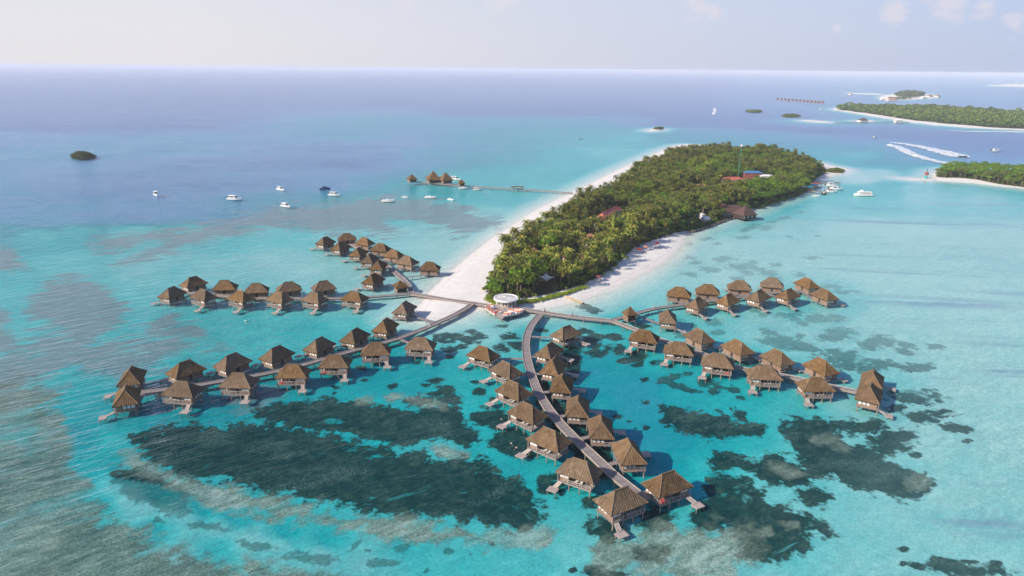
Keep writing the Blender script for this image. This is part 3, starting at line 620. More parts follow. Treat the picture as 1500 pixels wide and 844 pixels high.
    land = t.rng(t.math('ADD', sh, t.math('MULTIPLY', t.math('SUBTRACT', n_m2, .5), .6)), -.35, .25)
    col = t.mix(land, col, dry)
    hgt = t.math('ADD', n_fine, n_m2)
    t.principled(col, .95, .0, t.bump(hgt, .35, .25)); return t.m

def water_material():
    t = NT('sea_water'); pos = t.pos(); chop = t.attr('chop').outputs['Fac']
    dist = t.n('VectorMath', {0: pos}, operation='LENGTH').outputs['Value']      # from the survey origin, fixed in the world
    a = t.noise(t.scaled(pos, (.075, .34, 1), (0, 0, math.radians(36))), 1.0, 3, .55, .5)
    b = t.noise(t.scaled(pos, (.26, .85, 1), (0, 0, math.radians(44))), 1.0, 3, .6, .4)
    c = t.noise(t.scaled(pos, (1.6, 2.8, 1), (0, 0, math.radians(15))), 1.0, 2, .6)
    big = t.rng(t.noise(pos, .012, 3), .3, .7, .55, 1.15)
    hh = t.math('ADD', t.math('MULTIPLY', a, t.math('MULTIPLY', chop, 1.5)), t.math('MULTIPLY', b, t.math('ADD', t.math('MULTIPLY', chop, .42), .12)))
    hh = t.math('ADD', hh, t.math('MULTIPLY', c, .05))
    hh = t.math('MULTIPLY', hh, big)
    st = t.rng(dist, 120, 1600, 1.0, .36)
    nm = t.n('Bump', {'Height': hh, 'Strength': st, 'Distance': .8}).outputs[0]
    fc = t.n('LayerWeight', {'Blend': .5, 'Normal': nm}).outputs['Facing']        # same from above and from below
    fr = t.math('ADD', t.math('MULTIPLY', t.math('POWER', fc, 7.0), .88), .006)
    gl = t.n('BsdfGlossy', {'Color': (.92, .94, 1, 1), 'Roughness': t.rng(dist, 150, 1200, .07, .34), 'Normal': nm})
    # light and dark wave bands painted into the transmitted colour, darker on the wave lines
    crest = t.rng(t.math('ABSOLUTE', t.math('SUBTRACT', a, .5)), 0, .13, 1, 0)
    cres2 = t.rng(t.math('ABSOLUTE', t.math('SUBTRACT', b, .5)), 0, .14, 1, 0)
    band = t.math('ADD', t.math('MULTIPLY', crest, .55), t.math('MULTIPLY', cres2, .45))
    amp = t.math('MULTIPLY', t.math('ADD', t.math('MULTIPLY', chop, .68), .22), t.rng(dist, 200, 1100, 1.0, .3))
    wave_shade = t.math('MULTIPLY', band, t.math('MULTIPLY', amp, big))
    tr = t.n('BsdfTransparent', {'Color': t.mix(wave_shade, (1, 1, 1, 1), (.48, .67, .72, 1))})
    m = t.n('MixShader', {0: t.math('MULTIPLY', fr, .92), 1: tr.outputs[0], 2: gl.outputs[0]})
    t.link(m.outputs[0], t.out.inputs['Surface']); return t.m

def make_sea():
    V = np.column_stack([XY_, Z_])
    mat = seabed_material()
    landv = SHORE_D > 0.4
    fl = landv[FACES].any(1)
    for name, sel in (('seabed', ~fl), ('beach', fl)):
        F = FACES[sel]; used = np.unique(F); re = np.zeros(len(V), 'i'); re[used] = np.arange(len(used))
        me = np_mesh(name, V[used], re[F], mat)
        for k, a in ATTR.items(): set_attr(me, k, a[used])
        me.polygons.foreach_set('use_smooth', [True] * len(me.polygons))
        tag(obj(name, me), kind='structure')
    # water sheet at z = 0, coarser
    ri = np.unique(np.concatenate([np.arange(0, NR, 6), [NR - 1]])); ti = np.unique(np.concatenate([np.arange(0, NT_, 6), [NT_ - 1]]))
    idx = (ri[:, None] * NT_ + ti[None, :])
    W = np.column_stack([XY_, np.zeros(len(XY_))])[idx.ravel()]
    nr, nt = idx.shape; q = np.arange((nr - 1) * nt).reshape(nr - 1, nt)[:, :-1].ravel()
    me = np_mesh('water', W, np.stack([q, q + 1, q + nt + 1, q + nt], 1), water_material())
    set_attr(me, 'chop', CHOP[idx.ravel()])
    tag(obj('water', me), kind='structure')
make_sea()

HAZE = True
def make_haze():
    m = MB(); m.box(-49000, 49000, -49000, 49000, -14, 104)
    t = NT('haze'); v = t.n('VolumePrincipled', {'Color': (.93, .935, 1, 1), 'Density': HAZE_D, 'Anisotropy': 0.0})
    t.link(v.outputs[0], t.out.inputs['Volume'])
    tag(m.build('haze', t.m), kind='stuff')
HAZE_D = 8e-5
if HAZE: make_haze()
# ------------------------------------------------------------------ boardwalks
DECK_Z = 1.5
WALKS = {}
def ribbon(mb, pts, w, z0, z1):
    """a deck of constant width along a centre line; u runs along it so that boards lie across"""
    pts = [Vector((p[0], p[1], 0)) for p in pts]; L = 0; rows = []
    for i, p in enumerate(pts):
        d = (pts[min(i + 1, len(pts) - 1)] - pts[max(i - 1, 0)]).normalized(); nrm = Vector((-d.y, d.x, 0)) * w / 2
        if i: L += (p - pts[i - 1]).length
        rows.append((p + nrm, p - nrm, L))
    for (a, b, l0), (c, d, l1) in zip(rows, rows[1:]):
        up = lambda v, z: (v.x, v.y, z)
        mb.face([up(b, z1), up(d, z1), up(c, z1), up(a, z1)], [(l0, 0), (l1, 0), (l1, w), (l0, w)])
        mb.face([up(a, z0), up(c, z0), up(d, z0), up(b, z0)], [(l0, 0), (l1, 0), (l1, w), (l0, w)])
        mb.face([up(a, z0), up(a, z1), up(c, z1), up(c, z0)], [(0, 0), (.1, 0), (.1, .1), (0, .1)])
        mb.face([up(b, z0), up(d, z0), up(d, z1), up(b, z1)], [(0, 0), (.1, 0), (.1, .1), (0, .1)])
    a, b, _ = rows[0]; c, d, l = rows[-1]
    mb.face([up(a, z0), up(b, z0), up(b, z1), up(a, z1)]); mb.face([up(d, z0), up(c, z0), up(c, z1), up(d, z1)])
def resample(pts, step):
    pts = [Vector((p[0], p[1], 0)) for p in pts]; out = []; acc = 0.0
    for a, b in zip(pts, pts[1:]):
        L = (b - a).length; d = (b - a).normalized(); t = -acc % step if out else 0.0
        while t <= L: out.append((a + d * t, d)); t += step
        acc += L
    return out
POST_ME = MB().tube([(0, 0, -3.2), (0, 0, DECK_Z - .3)], [.15, .14], 8).mesh('post', 'timber')
def boardwalk(key, label, px, w=3.2, z=DECK_Z, rail=True, step=7.0, tint='deck', group='timber boardwalks over the lagoon', smooth=2, name='boardwalk', lo=-1.6):
    c = [P(x, y, z) for x, y in px]; c = smooth_open([(v.x, v.y) for v in c], smooth)
    WALKS[key] = c
    root = thing(name, label, name, (c[0][0], c[0][1], 0), group=group)
    T = Matrix.Translation((-c[0][0], -c[0][1], 0))
    loc = [(p[0] - c[0][0], p[1] - c[0][1]) for p in c]
    m = MB(); ribbon(m, loc, w, z - .16, z); m.build('deck', tint, root)
    m = MB()
    for s in (-1, 1):                                                   # bearers under the edges
        for (a, d) in [(Vector((*p, 0)), None) for p in []]: pass
        q = []
        for i, p in enumerate(loc):
            p = Vector((p[0], p[1], 0)); a = Vector((*loc[max(i - 1, 0)], 0)); b = Vector((*loc[min(i + 1, len(loc) - 1)], 0)); d = (b - a).normalized()
            q.append(p + Vector((-d.y, d.x, 0)) * s * (w / 2 - .18))
        for a, b in zip(q, q[1:]): m.bar((a.x, a.y, z - .35), (b.x, b.y, z - .35), .18, .34)
    m.build('bearer', 'timber', root)
    if rail:
        for s in (-1, 1):
            m = MB(); q = []
            for i, p in enumerate(loc):
                p = Vector((p[0], p[1], 0)); a = Vector((*loc[max(i - 1, 0)], 0)); b = Vector((*loc[min(i + 1, len(loc) - 1)], 0)); d = (b - a).normalized()
                q.append(p + Vector((-d.y, d.x, 0)) * s * (w / 2 - .06))
            for a, b in zip(q, q[1:]): m.bar((a.x, a.y, z + .16), (b.x, b.y, z + .16), .14, .14)
            for p, d in resample([(v.x, v.y) for v in q], 3.0): m.box(p.x - .06, p.x + .06, p.y - .06, p.y + .06, z, z + .12)
            m.build('kerb_rail', 'pale_timber', root)
    k = 0
    for p, d in resample(loc, step):
        nrm = Vector((-d.y, d.x, 0))
        for s in (-1, 1):
            if k > 96: break
            o = obj('post', POST_ME, root); o.location = p + nrm * s * (w / 2 - .3); o.scale.z = 1.0; k += 1
            o.location.z = z - DECK_Z
    return root
boardwalk('D', 'broad grey boardwalk bending from the round pavilion down between the centre villas', [(792,460),(779,475),(773,488),(770,502),(771,520),(774,534),(780,553),(787.5,573),(797,589),(807,604),(823,623),(845.5,646),(864,663),(882,680),(900,697),(916,709.6),(936,725),(946,733)], 2.9)
boardwalk('E0', 'long boardwalk running right from the round pavilion toward the two right jetties', [(764,452.5),(794,457),(820,461),(850,465),(896,469.5)], 3.0)
boardwalk('F', 'boardwalk branching down right between the lower right villas', [(896,469.5),(934,483.5),(966,497),(985,502.5),(1026,517),(1050,526),(1078,538.5),(1120,546),(1147,549.5),(1170,555),(1217,565.5),(1256,574)], 2.3)
boardwalk('E', 'boardwalk branching up right between the upper right villas', [(896.5,469),(922,462.5),(956,452),(1004,446),(1024,443),(1046,440.5),(1085,435),(1130,429.5),(1165,426),(1190,426)], 2.1)
boardwalk('W', 'long boardwalk running left from the round pavilion over the white beach', [(714,447),(690,443.5),(650,438),(628,434),(604,430)], 3.0)
boardwalk('B', 'boardwalk running far left between the middle left villas', [(604,430),(585,431.5),(541,435),(498,437.5),(460,437.5),(428,437.5),(372,436.5),(330,434),(300,431),(272,427)], 2.0)
boardwalk('C', 'boardwalk branching up left between the upper left villas', [(603,430),(601,423),(597,415),(586,406),(570,391),(551,378.5),(533,367.5),(516,358),(500,351)], 2.4)
boardwalk('A', 'boardwalk curving down left off the beach between the lower left villas', [(693,444.5),(684,451),(670,459),(655,466.5),(640,473),(620,482),(600,489.5),(584,496),(555,504),(508,516),(470,527),(440,536),(386,548.5),(320,559),(294,564),(238,571.5),(206,575)], 2.3)
boardwalk('N', 'long thin pier from the far beach out to the thatched huts on the lagoon', [(838,282.5),(800,279.5),(751,276.4),(715,274.2),(682,272),(666,271),(650,269.4),(630,268),(611,266)], 2.6, rail=False, step=8.0, smooth=1, tint='timber', name='pier', group='piers off the islands')
boardwalk('NE', 'short jetty by the harbour boats at the end of the long island', [(1184,279.5),(1200,280.5),(1212,281)], 3.0, rail=False, step=6, smooth=0, name='jetty', group='piers off the islands')
boardwalk('NE2', 'dark broken breakwater jetty beside the far white spit', [(1188,266.5),(1205,266.5),(1231,267.5)], 2.0, z=1.0, rail=False, step=5, smooth=1, tint='darkpaint', name='jetty', group='piers off the islands')
boardwalk('EF', 'thin straight pier joining the far wooded island to the sandbars', [(1222,179.6),(1262,179.0),(1332,178.8)], 4.0, rail=False, step=14, smooth=0, name='pier', group='piers off the islands')

# ------------------------------------------------------------------ thatched stilt villas
def roof_mesh(lx, ly, z0, z1, ridge, name='roof', th=.30, sag=.10):
    """hipped thatch: four sagging slopes with ribs, a soffit and a fascia"""
    m = MB(); x, y, r = lx / 2, ly / 2, ridge / 2
    K = 5
    c = [(-x, -y), (x, -y), (x, y), (-x, y)]; rd = [(-r, 0), (r, 0), (r, 0), (-r, 0)]
    def at(i, t):
        z = z0 + (z1 - z0) * (t - sag * math.sin(math.pi * t) * .35)
        return Vector((c[i][0] + (rd[i][0] - c[i][0]) * t, c[i][1] + (rd[i][1] - c[i][1]) * t, z))
    rr = random.Random(int(lx * 100 + ly))
    jit = {}
    def rag(p, s, k):
        """ragged eave and a slightly uneven slope"""
        if s in (0.0, 1.0) or k == K: return p
        key = (round(p.x, 3), round(p.y, 3), k)
        if key not in jit: jit[key] = Vector((p.x * rr.uniform(-.012, .014), p.y * rr.uniform(-.016, .02), rr.uniform(-.10, .03))) if k == 0 else Vector((0, 0, rr.uniform(-.05, .05)))
        return p + jit[key]
    for i in range(4):
        j = (i + 1) % 4
        for k in range(K):
            t0, t1 = k / K, (k + 1) / K
            ax = 0 if i in (0, 2) else 1
            v0, v1 = t0 * 5.0, t1 * 5.0
            NC = 14
            for s in range(NC):
                s0, s1 = s / NC, (s + 1) / NC
                a, b = rag(at(i, t0).lerp(at(j, t0), s0), s0, k), rag(at(i, t0).lerp(at(j, t0), s1), s1, k)
                d, cc = rag(at(i, t1).lerp(at(j, t1), s0), s0, k + 1), rag(at(i, t1).lerp(at(j, t1), s1), s1, k + 1)
                pts = [a, b, cc, d]; uvs = [(a[ax], v0 + i * 9), (b[ax], v0 + i * 9), (cc[ax], v1 + i * 9), (d[ax], v1 + i * 9)]
                if (cc - d).length < 1e-4: pts, uvs = pts[:3], uvs[:3]
                m.face(pts, uvs)
        a, b = at(i, 0), at(j, 0); dz = Vector((0, 0, -th)); ia, ib = a * .97 + dz, b * .97 + dz
        ia.z = ib.z = z0 - th
        ax = 0 if i in (0, 2) else 1
        m.face([ia, ib, b, a], [(a[ax], 0), (b[ax], 0), (b[ax], .3), (a[ax], .3)])
    m.face([Vector((p[0] * .97, p[1] * .97, z0 - th)) for p in c[::-1]])
    return m.mesh(name, 'thatch')
def cap_mesh(lx, ly, z0, z1, ridge, sag=.10, rad=.16):
    m = MB(); x, y, r = lx / 2, ly / 2, ridge / 2
    for sx in (-1, 1):
        for sy in (-1, 1):
            pts = []
            for k in range(6):
                t = k / 5; pts.append((sx * (x + (r - x) * t), sy * y * (1 - t), z0 + (z1 - z0) * (t - sag * math.sin(math.pi * t) * .35) + .03))
            m.tube(pts, [rad * .8] * 6, 6)
    m.tube([(-r - .25, 0, z1 + .06), (r + .25, 0, z1 + .06)], [rad * 1.25] * 2, 6)
    return m.mesh('ridge_cap', 'ridge')

def rail_mesh(pts, z, h=.95):
    m = MB()
    for a, b in zip(pts, pts[1:]):
        a, b = Vector((*a, z)), Vector((*b, z))
        m.bar(a + Vector((0, 0, h)), b + Vector((0, 0, h)), .10, .08); m.bar(a + Vector((0, 0, h * .5)), b + Vector((0, 0, h * .5)), .05)
        n = max(1, int((b - a).length / 1.1))
        for k in range(n + 1):
            p = a.lerp(b, k / n); m.box(p.x - .04, p.x + .04, p.y - .04, p.y + .04, z, z + h)
    return m.mesh('railing', 'pale_timber')

VZ0, VZ1, VDK = 3.80, 7.25, 1.55
LIFT = (CAM_H - 3.8) / (CAM_H - 4.9)            # the survey above was taken at 4.9 m; slide each villa along its sight line to eave height
def villa_proto(sx):
    """terrace on local -y; the swim platform hangs off the corner on the side sx of local x"""
    root = thing('thatched_villa', 'thatched stilt villa', 'villa', group='thatched villas on stilts over the lagoon')
    obj('roof', roof_mesh(10.6, 6.9, VZ0, VZ1, 3.6), root); obj('ridge_cap', cap_mesh(10.6, 6.9, VZ0, VZ1, 3.6), root)
    d = MB(); d.box(-4.7, 4.7, -3.35, 2.75, VDK - .18, VDK)
    for f in range(6): pass
    d.build('deck', 'deck', root)
    b = MB()
    for y in (-3.1, -1.0, 1.0, 2.5): b.box(-4.65, 4.65, y - .12, y + .12, VDK - .48, VDK - .181)
    b.build('bearer', 'timber', root)
    # bedroom behind, bathroom forward on the platform side
    X0, X1, Y0, Y1 = -4.35, 4.35, -.9, 2.45
    w = MB(); th = .12; z0, z1 = VDK, VZ0 + .05
    w.box(X0, X1, Y1 - th, Y1, z0, z1); w.box(X0, X0 + th, Y0, Y1 - th, z0, z1); w.box(X1 - th, X1, Y0, Y1 - th, z0, z1)
    bx0, bx1 = (1.7, 4.35) if sx > 0 else (-4.35, -1.7)
    w.box(bx0, bx1, -2.75, -2.75 + th, z0, z0 + 1.0)                      # bathroom front below its window
    w.box(bx0, bx0 + th, -2.75 + th, Y0, z0, z1); w.box(bx1 - th, bx1, -2.75 + th, Y0, z0, z1)
    w.box(bx0, bx1, -2.75, -2.75 + th, z1 - .45, z1)
    w.build('wall', 'wall', root)
    g = MB(); g.box(bx0 + .1, bx1 - .1, -2.72, -2.66, z0 + 1.0, z1 - .45); gw = g.build('window', 'curtain', root)
    f = MB()
    for xx in (bx0 + .12, (bx0 + bx1) / 2, bx1 - .12): f.box(xx - .06, xx + .06, -2.78, -2.723, z0 + 1.0, z1 - .45)
    f.build('frame', 'timber', gw)
    # open bedroom front: inner shade painted as a dark panel, pale curtains drawn aside
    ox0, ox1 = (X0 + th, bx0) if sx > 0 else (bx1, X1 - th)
    o = MB(); o.box(ox0, ox1, Y0 + .05, Y0 + .1, z0, z1 - .1); o.build('shade_panel', 'interior', root)
    cu = MB()
    for xx in (ox0 + .4, (ox0 + ox1) / 2, ox1 - .4): cu.box(xx - .22, xx + .22, Y0 - .06, Y0 + .03, z0 + .05, z1 - .2)
    cu.build('curtain', 'curtain', root)
    # white-curtained windows in the two short ends
    for e in (-1, 1):
        xx = X0 if e < 0 else X1
        for yy in (-.35, .78, 1.9):
            wm = MB(); wm.box(xx + e * .005, xx + e * .035, yy - .38, yy + .38, z0 + .75, z0 + 2.25) if e > 0 else wm.box(xx - .035, xx - .005, yy - .38, yy + .38, z0 + .75, z0 + 2.25)
            wo = wm.build('window', 'curtain', root)
            fm = MB(); a, c = (xx + .036, xx + .075) if e > 0 else (xx - .075, xx - .036)
            fm.box(a, c, yy - .46, yy - .36, z0 + .68, z0 + 2.32); fm.box(a, c, yy + .36, yy + .46, z0 + .68, z0 + 2.32)
            fm.box(a, c, yy - .36, yy + .36, z0 + .68, z0 + .77); fm.box(a, c, yy - .36, yy + .36, z0 + 2.23, z0 + 2.32)
            fm.build('frame', 'timber', wo)
    dm = MB(); dm.box(-.5, .5, Y1 + .004, Y1 + .06, z0, z0 + 2.05); dm.build('door', 'darkpaint', root)
    # eave posts, railing, stilts
    for xx in (-4.55, -1.6, 1.6, 4.55):
        obj('eave_post', EAVE_ME, root).location = (xx, -3.15, 0)
    e = -sx
    rp = [(sx * 2.9, -3.28), (e * 4.62, -3.28), (e * 4.62, -1.0)]
    obj('railing', rail_mesh(rp, VDK), root)
    for xx in (-4.3, -1.45, 1.45, 4.3):
        for yy in (-3.0, 2.4):
            obj('stilt', STILT_ME, root).location = (xx, yy, 0)
    # stair and swim platform
    s = MB(); p0, p1 = Vector((sx * 3.7, -3.4, VDK - .12)), Vector((sx * 4.3, -5.5, .75))
    side = Vector((.55, 0, 0))
    s.bar(p0 - side, p1 - side, .12, .22); s.bar(p0 + side, p1 + side, .12, .22)
    for k in range(8):
        q = p0.lerp(p1, (k + .5) / 8); s.box(q.x - .55, q.x + .55, q.y - .14, q.y + .14, q.z, q.z + .06)
    s.build('stair', 'pale_timber', root)
    pm = MB(); pm.box(sx * 4.4 - 1.35, sx * 4.4 + 1.35, -7.4, -5.3, .5, .68); pl = pm.build('swim_platform', 'deckp', root)
    for dx in (-1.1, 1.1):
        for dy in (-7.1, -5.6):
            obj('platform_post', PLAT_ME, pl).location = (sx * 4.4 + dx, dy, 0)
    return root
MAT['deckp'] = planks('sun_bleached_boards', (.30, .245, .22), (.46, .385, .35), .3)
EAVE_ME = MB().tube([(0, 0, VDK), (0, 0, VZ0 + .1)], [.11, .11], 8).mesh('eave_post', 'timber')
STILT_ME = MB().tube([(0, 0, -3.0), (0, 0, VDK - .3)], [.17, .15], 8).mesh('stilt', 'timber')
PLAT_ME = MB().tube([(0, 0, -2.6), (0, 0, .52)], [.11, .11], 6).mesh('platform_post', 'timber')

def C4(px, py, deg, d=5.25):
    v = P(px, py, 4.9); a = math.radians(deg); return (v.x + d * math.cos(a), v.y + d * math.sin(a))
# x, y, heading of local +x (deg), platform side, row, words for its place
_o = ['first', 'second', 'third', 'fourth', 'fifth', 'sixth', 'seventh']
def lab(i, end, side, name): return f"thatched stilt villa, {_o[i]} from the {end} on the {side} side of the {name} boardwalk"
VILLAS = []
def row(key, name, end, side, lst, rest=True):
    for i, v in enumerate(lst): VILLAS.append((*v, key, lab(i, end, side, name), f"{_o[i]} villa, {side} side, {name} boardwalk", side in ('near', 'left')))
row('A', 'lower left', 'beach', 'near', [(-32.6,226.9,-6,1),(-47.5,221.3,5,1),(-59.3,211.0,1,1),(-70.9,202.7,1,1),(-85.7,195.4,-5,1),(-100.5,189.2,-8,1)])
row('A', 'lower left', 'beach', 'far', [(-48.4,244.4,254,1),(-57.8,234.2,248,1),(-68.5,225.2,245,1),(-80.8,216.6,240,1),(-93.4,209.8,238,1),(-106.2,203.6,233,1)])
row('B', 'middle left', 'beach', 'near', [(-67.8,278.8,-20,1),(-84.3,276.6,-29,1),(-99.5,276.7,-32,1),(-116.1,277.1,-31,1),(-132.7,278.5,-33,1)])
row('B', 'middle left', 'beach', 'far', [(-84.8,292.7,209,-1),(-100,291.2,205,-1),(-113.6,288.6,192,-1),(-129.1,292.2,188,-1)])
row('C', 'upper left', 'beach', 'near', [(-64.7,304.1,248,1),(*C4(550,395.7,84),264,1),(*C4(536,385.7,80),260,1),(*C4(518.5,375.5,76),256,1),(-94.8,365.1,248,1)])
row('C', 'upper left', 'beach', 'far', [(-41.0,326.2,175,1),(-53.8,336.4,152,1),(-62.7,349.9,151,1),(-71.8,361.8,157,1),(-83.6,375.5,152,1)])
row('D', 'centre', 'pavilion', 'left', [(-9.8,219.1,-33,-1),(-1.7,205.9,-46,-1),(.8,190.5,-43,-1),(4.8,176.6,-43,-1),(10.3,161.8,-38,-1),(17.2,147.6,-30,-1)])
row('D', 'centre', 'pavilion', 'right', [(20.5,239.3,42,1),(13.3,222.4,58,1),(14.1,208.3,69,1),(16.0,195.6,79,1),(19.6,180.3,82,1),(24.9,168.2,87,1),(30.6,155.7,96,1)])
row('E', 'upper right', 'beach', 'near', [(78.6,274.5,50,-1),(93.3,279.2,42,-1),(108.0,284.0,42,-1),(122.2,287.1,38,-1)])
row('E', 'upper right', 'beach', 'far', [(74.2,287.9,164,1),(88.0,292.1,168,1),(104.4,298.8,168,1),(120.8,302.7,163,1)])
row('F', 'lower right', 'pavilion', 'near', [(49.2,235.9,-20,-1),(59.6,224.7,-17,-1),(70.3,213.9,-17,-1),(82.8,204.7,-7,-1),(96.2,196.6,2,-1)])
row('F', 'lower right', 'pavilion', 'far', [(69.7,236.0,116,-1),(81.0,226.5,115,-1),(91.9,217.4,115,-1),(103.7,209.9,112,-1)])
_pa = P(592, 455, 4.9)
VILLAS += [(-120.8,197.9,287,1,'A','thatched stilt villa behind another at the outer tip of the lower left boardwalk','far end villa, lower left boardwalk',False),
 (-115.3,184.7,-68,1,'A','thatched villa with three white end windows, nearest at the lower left tip','near end villa, lower left boardwalk',False),
 (_pa.x,_pa.y + 1,255,1,'A','thatched villa seen end-on beside the sandy tip below the middle left boardwalk','villa beside the sandy tip',False),
 (-148.0,281.9,250,1,'B','thatched villa farthest left of all, at the middle left tip','near tip villa, middle left boardwalk',False),
 (-145.5,297.3,234,1,'B','thatched villa just behind the farthest left one on the middle left boardwalk','back tip villa, middle left boardwalk',False),
 (-106.0,376.1,240,1,'C','thatched villa at the outer left tip of the upper left boardwalk','near tip villa, upper left boardwalk',False),
 (-96.0,385.6,197,1,'C','thatched villa farthest back of all at the upper left tip','back tip villa, upper left boardwalk',False),
 (25.5,135.3,29,-1,'D','large nearest thatched villa at the left of the centre boardwalk end','nearest villa at the centre boardwalk end',True),
 (37.7,141.9,28,1,'D','thatched villa at the right of the centre boardwalk end with red on its terrace','right villa at the centre boardwalk end',True),
 (62.4,256.6,79,-1,'E','thatched villa with white end windows standing alone below the upper right boardwalk','lone villa, upper right boardwalk',False),
 (137.5,304.0,108,-1,'E','thatched villa farthest back at the outer tip of the upper right boardwalk','back tip villa, upper right boardwalk',False),
 (138.5,287.5,110,-1,'E','thatched villa farthest right at the front of the upper right tip','front tip villa, upper right boardwalk',False),
 (116.6,201.2,60,1,'F','thatched villa tucked behind another at the outer lower right tip','back tip villa, lower right boardwalk',False),
 (110.4,190.7,58,-1,'F','thatched villa with three white end windows nearest at the lower right tip','front tip villa, lower right boardwalk',False)]
PROTO = {1: villa_proto(1), -1: villa_proto(-1)}
for p in PROTO.values(): remember(p)
used = set()
LOUNGE = []
rng = random.Random(7)
for (x, y, deg, sx, key, label, short, terr) in VILLAS:
    if sx not in used: v = PROTO[sx]; used.add(sx)
    else: v = copy_tree(PROTO[sx])
    x, y = x * LIFT, y * LIFT
    v.location = (x, y, rng.uniform(-.06, .06)); v.rotation_euler.z = math.radians(deg + rng.uniform(-1, 1)); v['label'] = label
    s = rng.uniform(.98, 1.03); v.scale = (s, s, rng.uniform(.97, 1.04))
    # gangway from its back door to the boardwalk
    M = Matrix.Translation(v.location) @ Matrix.Rotation(v.rotation_euler.z, 4, 'Z') @ Matrix.Diagonal((*v.scale, 1))
    door = M @ Vector((0, 2.6, VDK)); W = WALKS[key]
    best = None
    for a, b in zip(W, W[1:]):
        a, b = Vector(a), Vector(b); e = b - a; t = max(0, min(1, (door.xy - a).dot(e) / e.length_squared)); q = a + e * t
        if best is None or (q - door.xy).length < (best - door.xy).length: best = q
    if 1.9 < (best - door.xy).length < 26:
        d = (best - door.xy).normalized(); q = best - d * 1.45
        Mi = M.inverted(); p0, p1 = Mi @ door, Mi @ Vector((q.x, q.y, DECK_Z))
        g = MB(); ribbon(g, [(p0.x, p0.y), (p1.x, p1.y)], 1.5, VDK - .15, VDK - .01); gw = g.build('gangway', 'deck', v)
        n = int((p1 - p0).length // 5)
        for k in range(n):
            pp = p0.lerp(p1, (k + 1) / (n + 1)); obj('post', POST_ME, gw).location = (pp.x, pp.y, 0)
    if terr: LOUNGE.append((v, M, sx, short))
# sun loungers on the open terraces
def lounger_proto():
    r = thing('sun_lounger', 'pale sun lounger', 'lounger', group='sun loungers on the villa terraces')
    f = MB(); f.box(-.34, .34, -1.0, 1.0, .28, .36)
    for a in (-.29, .29):
        for b in (-.85, .85): f.box(a - .035, a + .035, b - .035, b + .035, 0, .28)
    f.build('frame', 'timber', r)
    c = MB(); c.box(-.33, .33, -1.0, .3, .362, .46); R = Matrix.Translation((0, .3, .37)) @ Matrix.Rotation(math.radians(35), 4, 'X'); c.box(-.33, .33, .02, .85, 0, .1, R)
    c.build('cushion', 'cushion', r); return r
LP = lounger_proto(); remember(LP)
first = True
for (v, M, sx, short) in LOUNGE:
    for k in range(2):
        o = LP if first else copy_tree(LP); first = False
        p = M @ Vector((-sx * (.2 + 1.25 * k), -2.1, VDK + .005)); o.location = p; o.rotation_euler.z = v.rotation_euler.z + math.pi + rng.uniform(-.2, .2)
        o['label'] = f"pale sun lounger on the terrace of the {short}"
TOWEL = MB().box(-.3, .3, -.8, .4, 0, .03).mesh('towel', 'red')
_tw = 0
for (v, M, sx, short) in LOUNGE:
    if short.startswith(('third villa, near side, lower left', 'fourth villa, near side, lower left', 'right villa', 'third villa, near side, lower right')):
        o = obj('beach_towel', TOWEL); o.location = M @ Vector((-sx * 3.3, -2.2, VDK + .01)); o.rotation_euler.z = v.rotation_euler.z
        o.scale = (2.0, 1.1, 14)
        tag(o, f"red draped fabric on the terrace of the {short}", 'fabric', 'red fabric on the villa terraces')

# small open kiosks standing on the boardwalks
def kiosk(label, px, size, deg, h=2.4, rh=2.4, z=DECK_Z, group='small thatched shelters on the boardwalks', walls=True, cat='hut'):
    v = P(*px, z)
    r = thing('thatched_hut', label, cat, (v.x, v.y, 0), math.radians(deg), group)
    s = size / 2
    m = MB(); m.box(-s * .85, s * .85, -s * .85, s * .85, z - .34, z - .165); m.build('deck', 'timber', r)
    obj('roof', roof_mesh(size, size, z + h, z + h + rh, .25, sag=.05), r); obj('ridge_cap', cap_mesh(size, size, z + h, z + h + rh, .25, rad=.12), r)
    k = s * .74
    for a in (-k, k):
        for b in (-k, k):
            m = MB(); m.tube([(a, b, -3), (a, b, z + h)], [.14, .12], 8); m.build('post', 'timber', r)
    if walls:
        m = MB()
        m.box(-k, k, k - .08, k, z, z + h * .9); m.box(-k, -k + .08, -k, k - .08, z, z + h * .75); m.box(k - .08, k, -k, k - .08, z, z + h * .75)
        m.build('wall', 'wall', r)
    return r
kiosk('small thatched hut where the upper right boardwalk leaves the lower right one', (922,468), 5.0, 20, 2.6, 2.9)
kiosk('small square thatched hut where the two upper left boardwalks fork', (587,425.5), 6.2, 25, 2.2, 2.5)
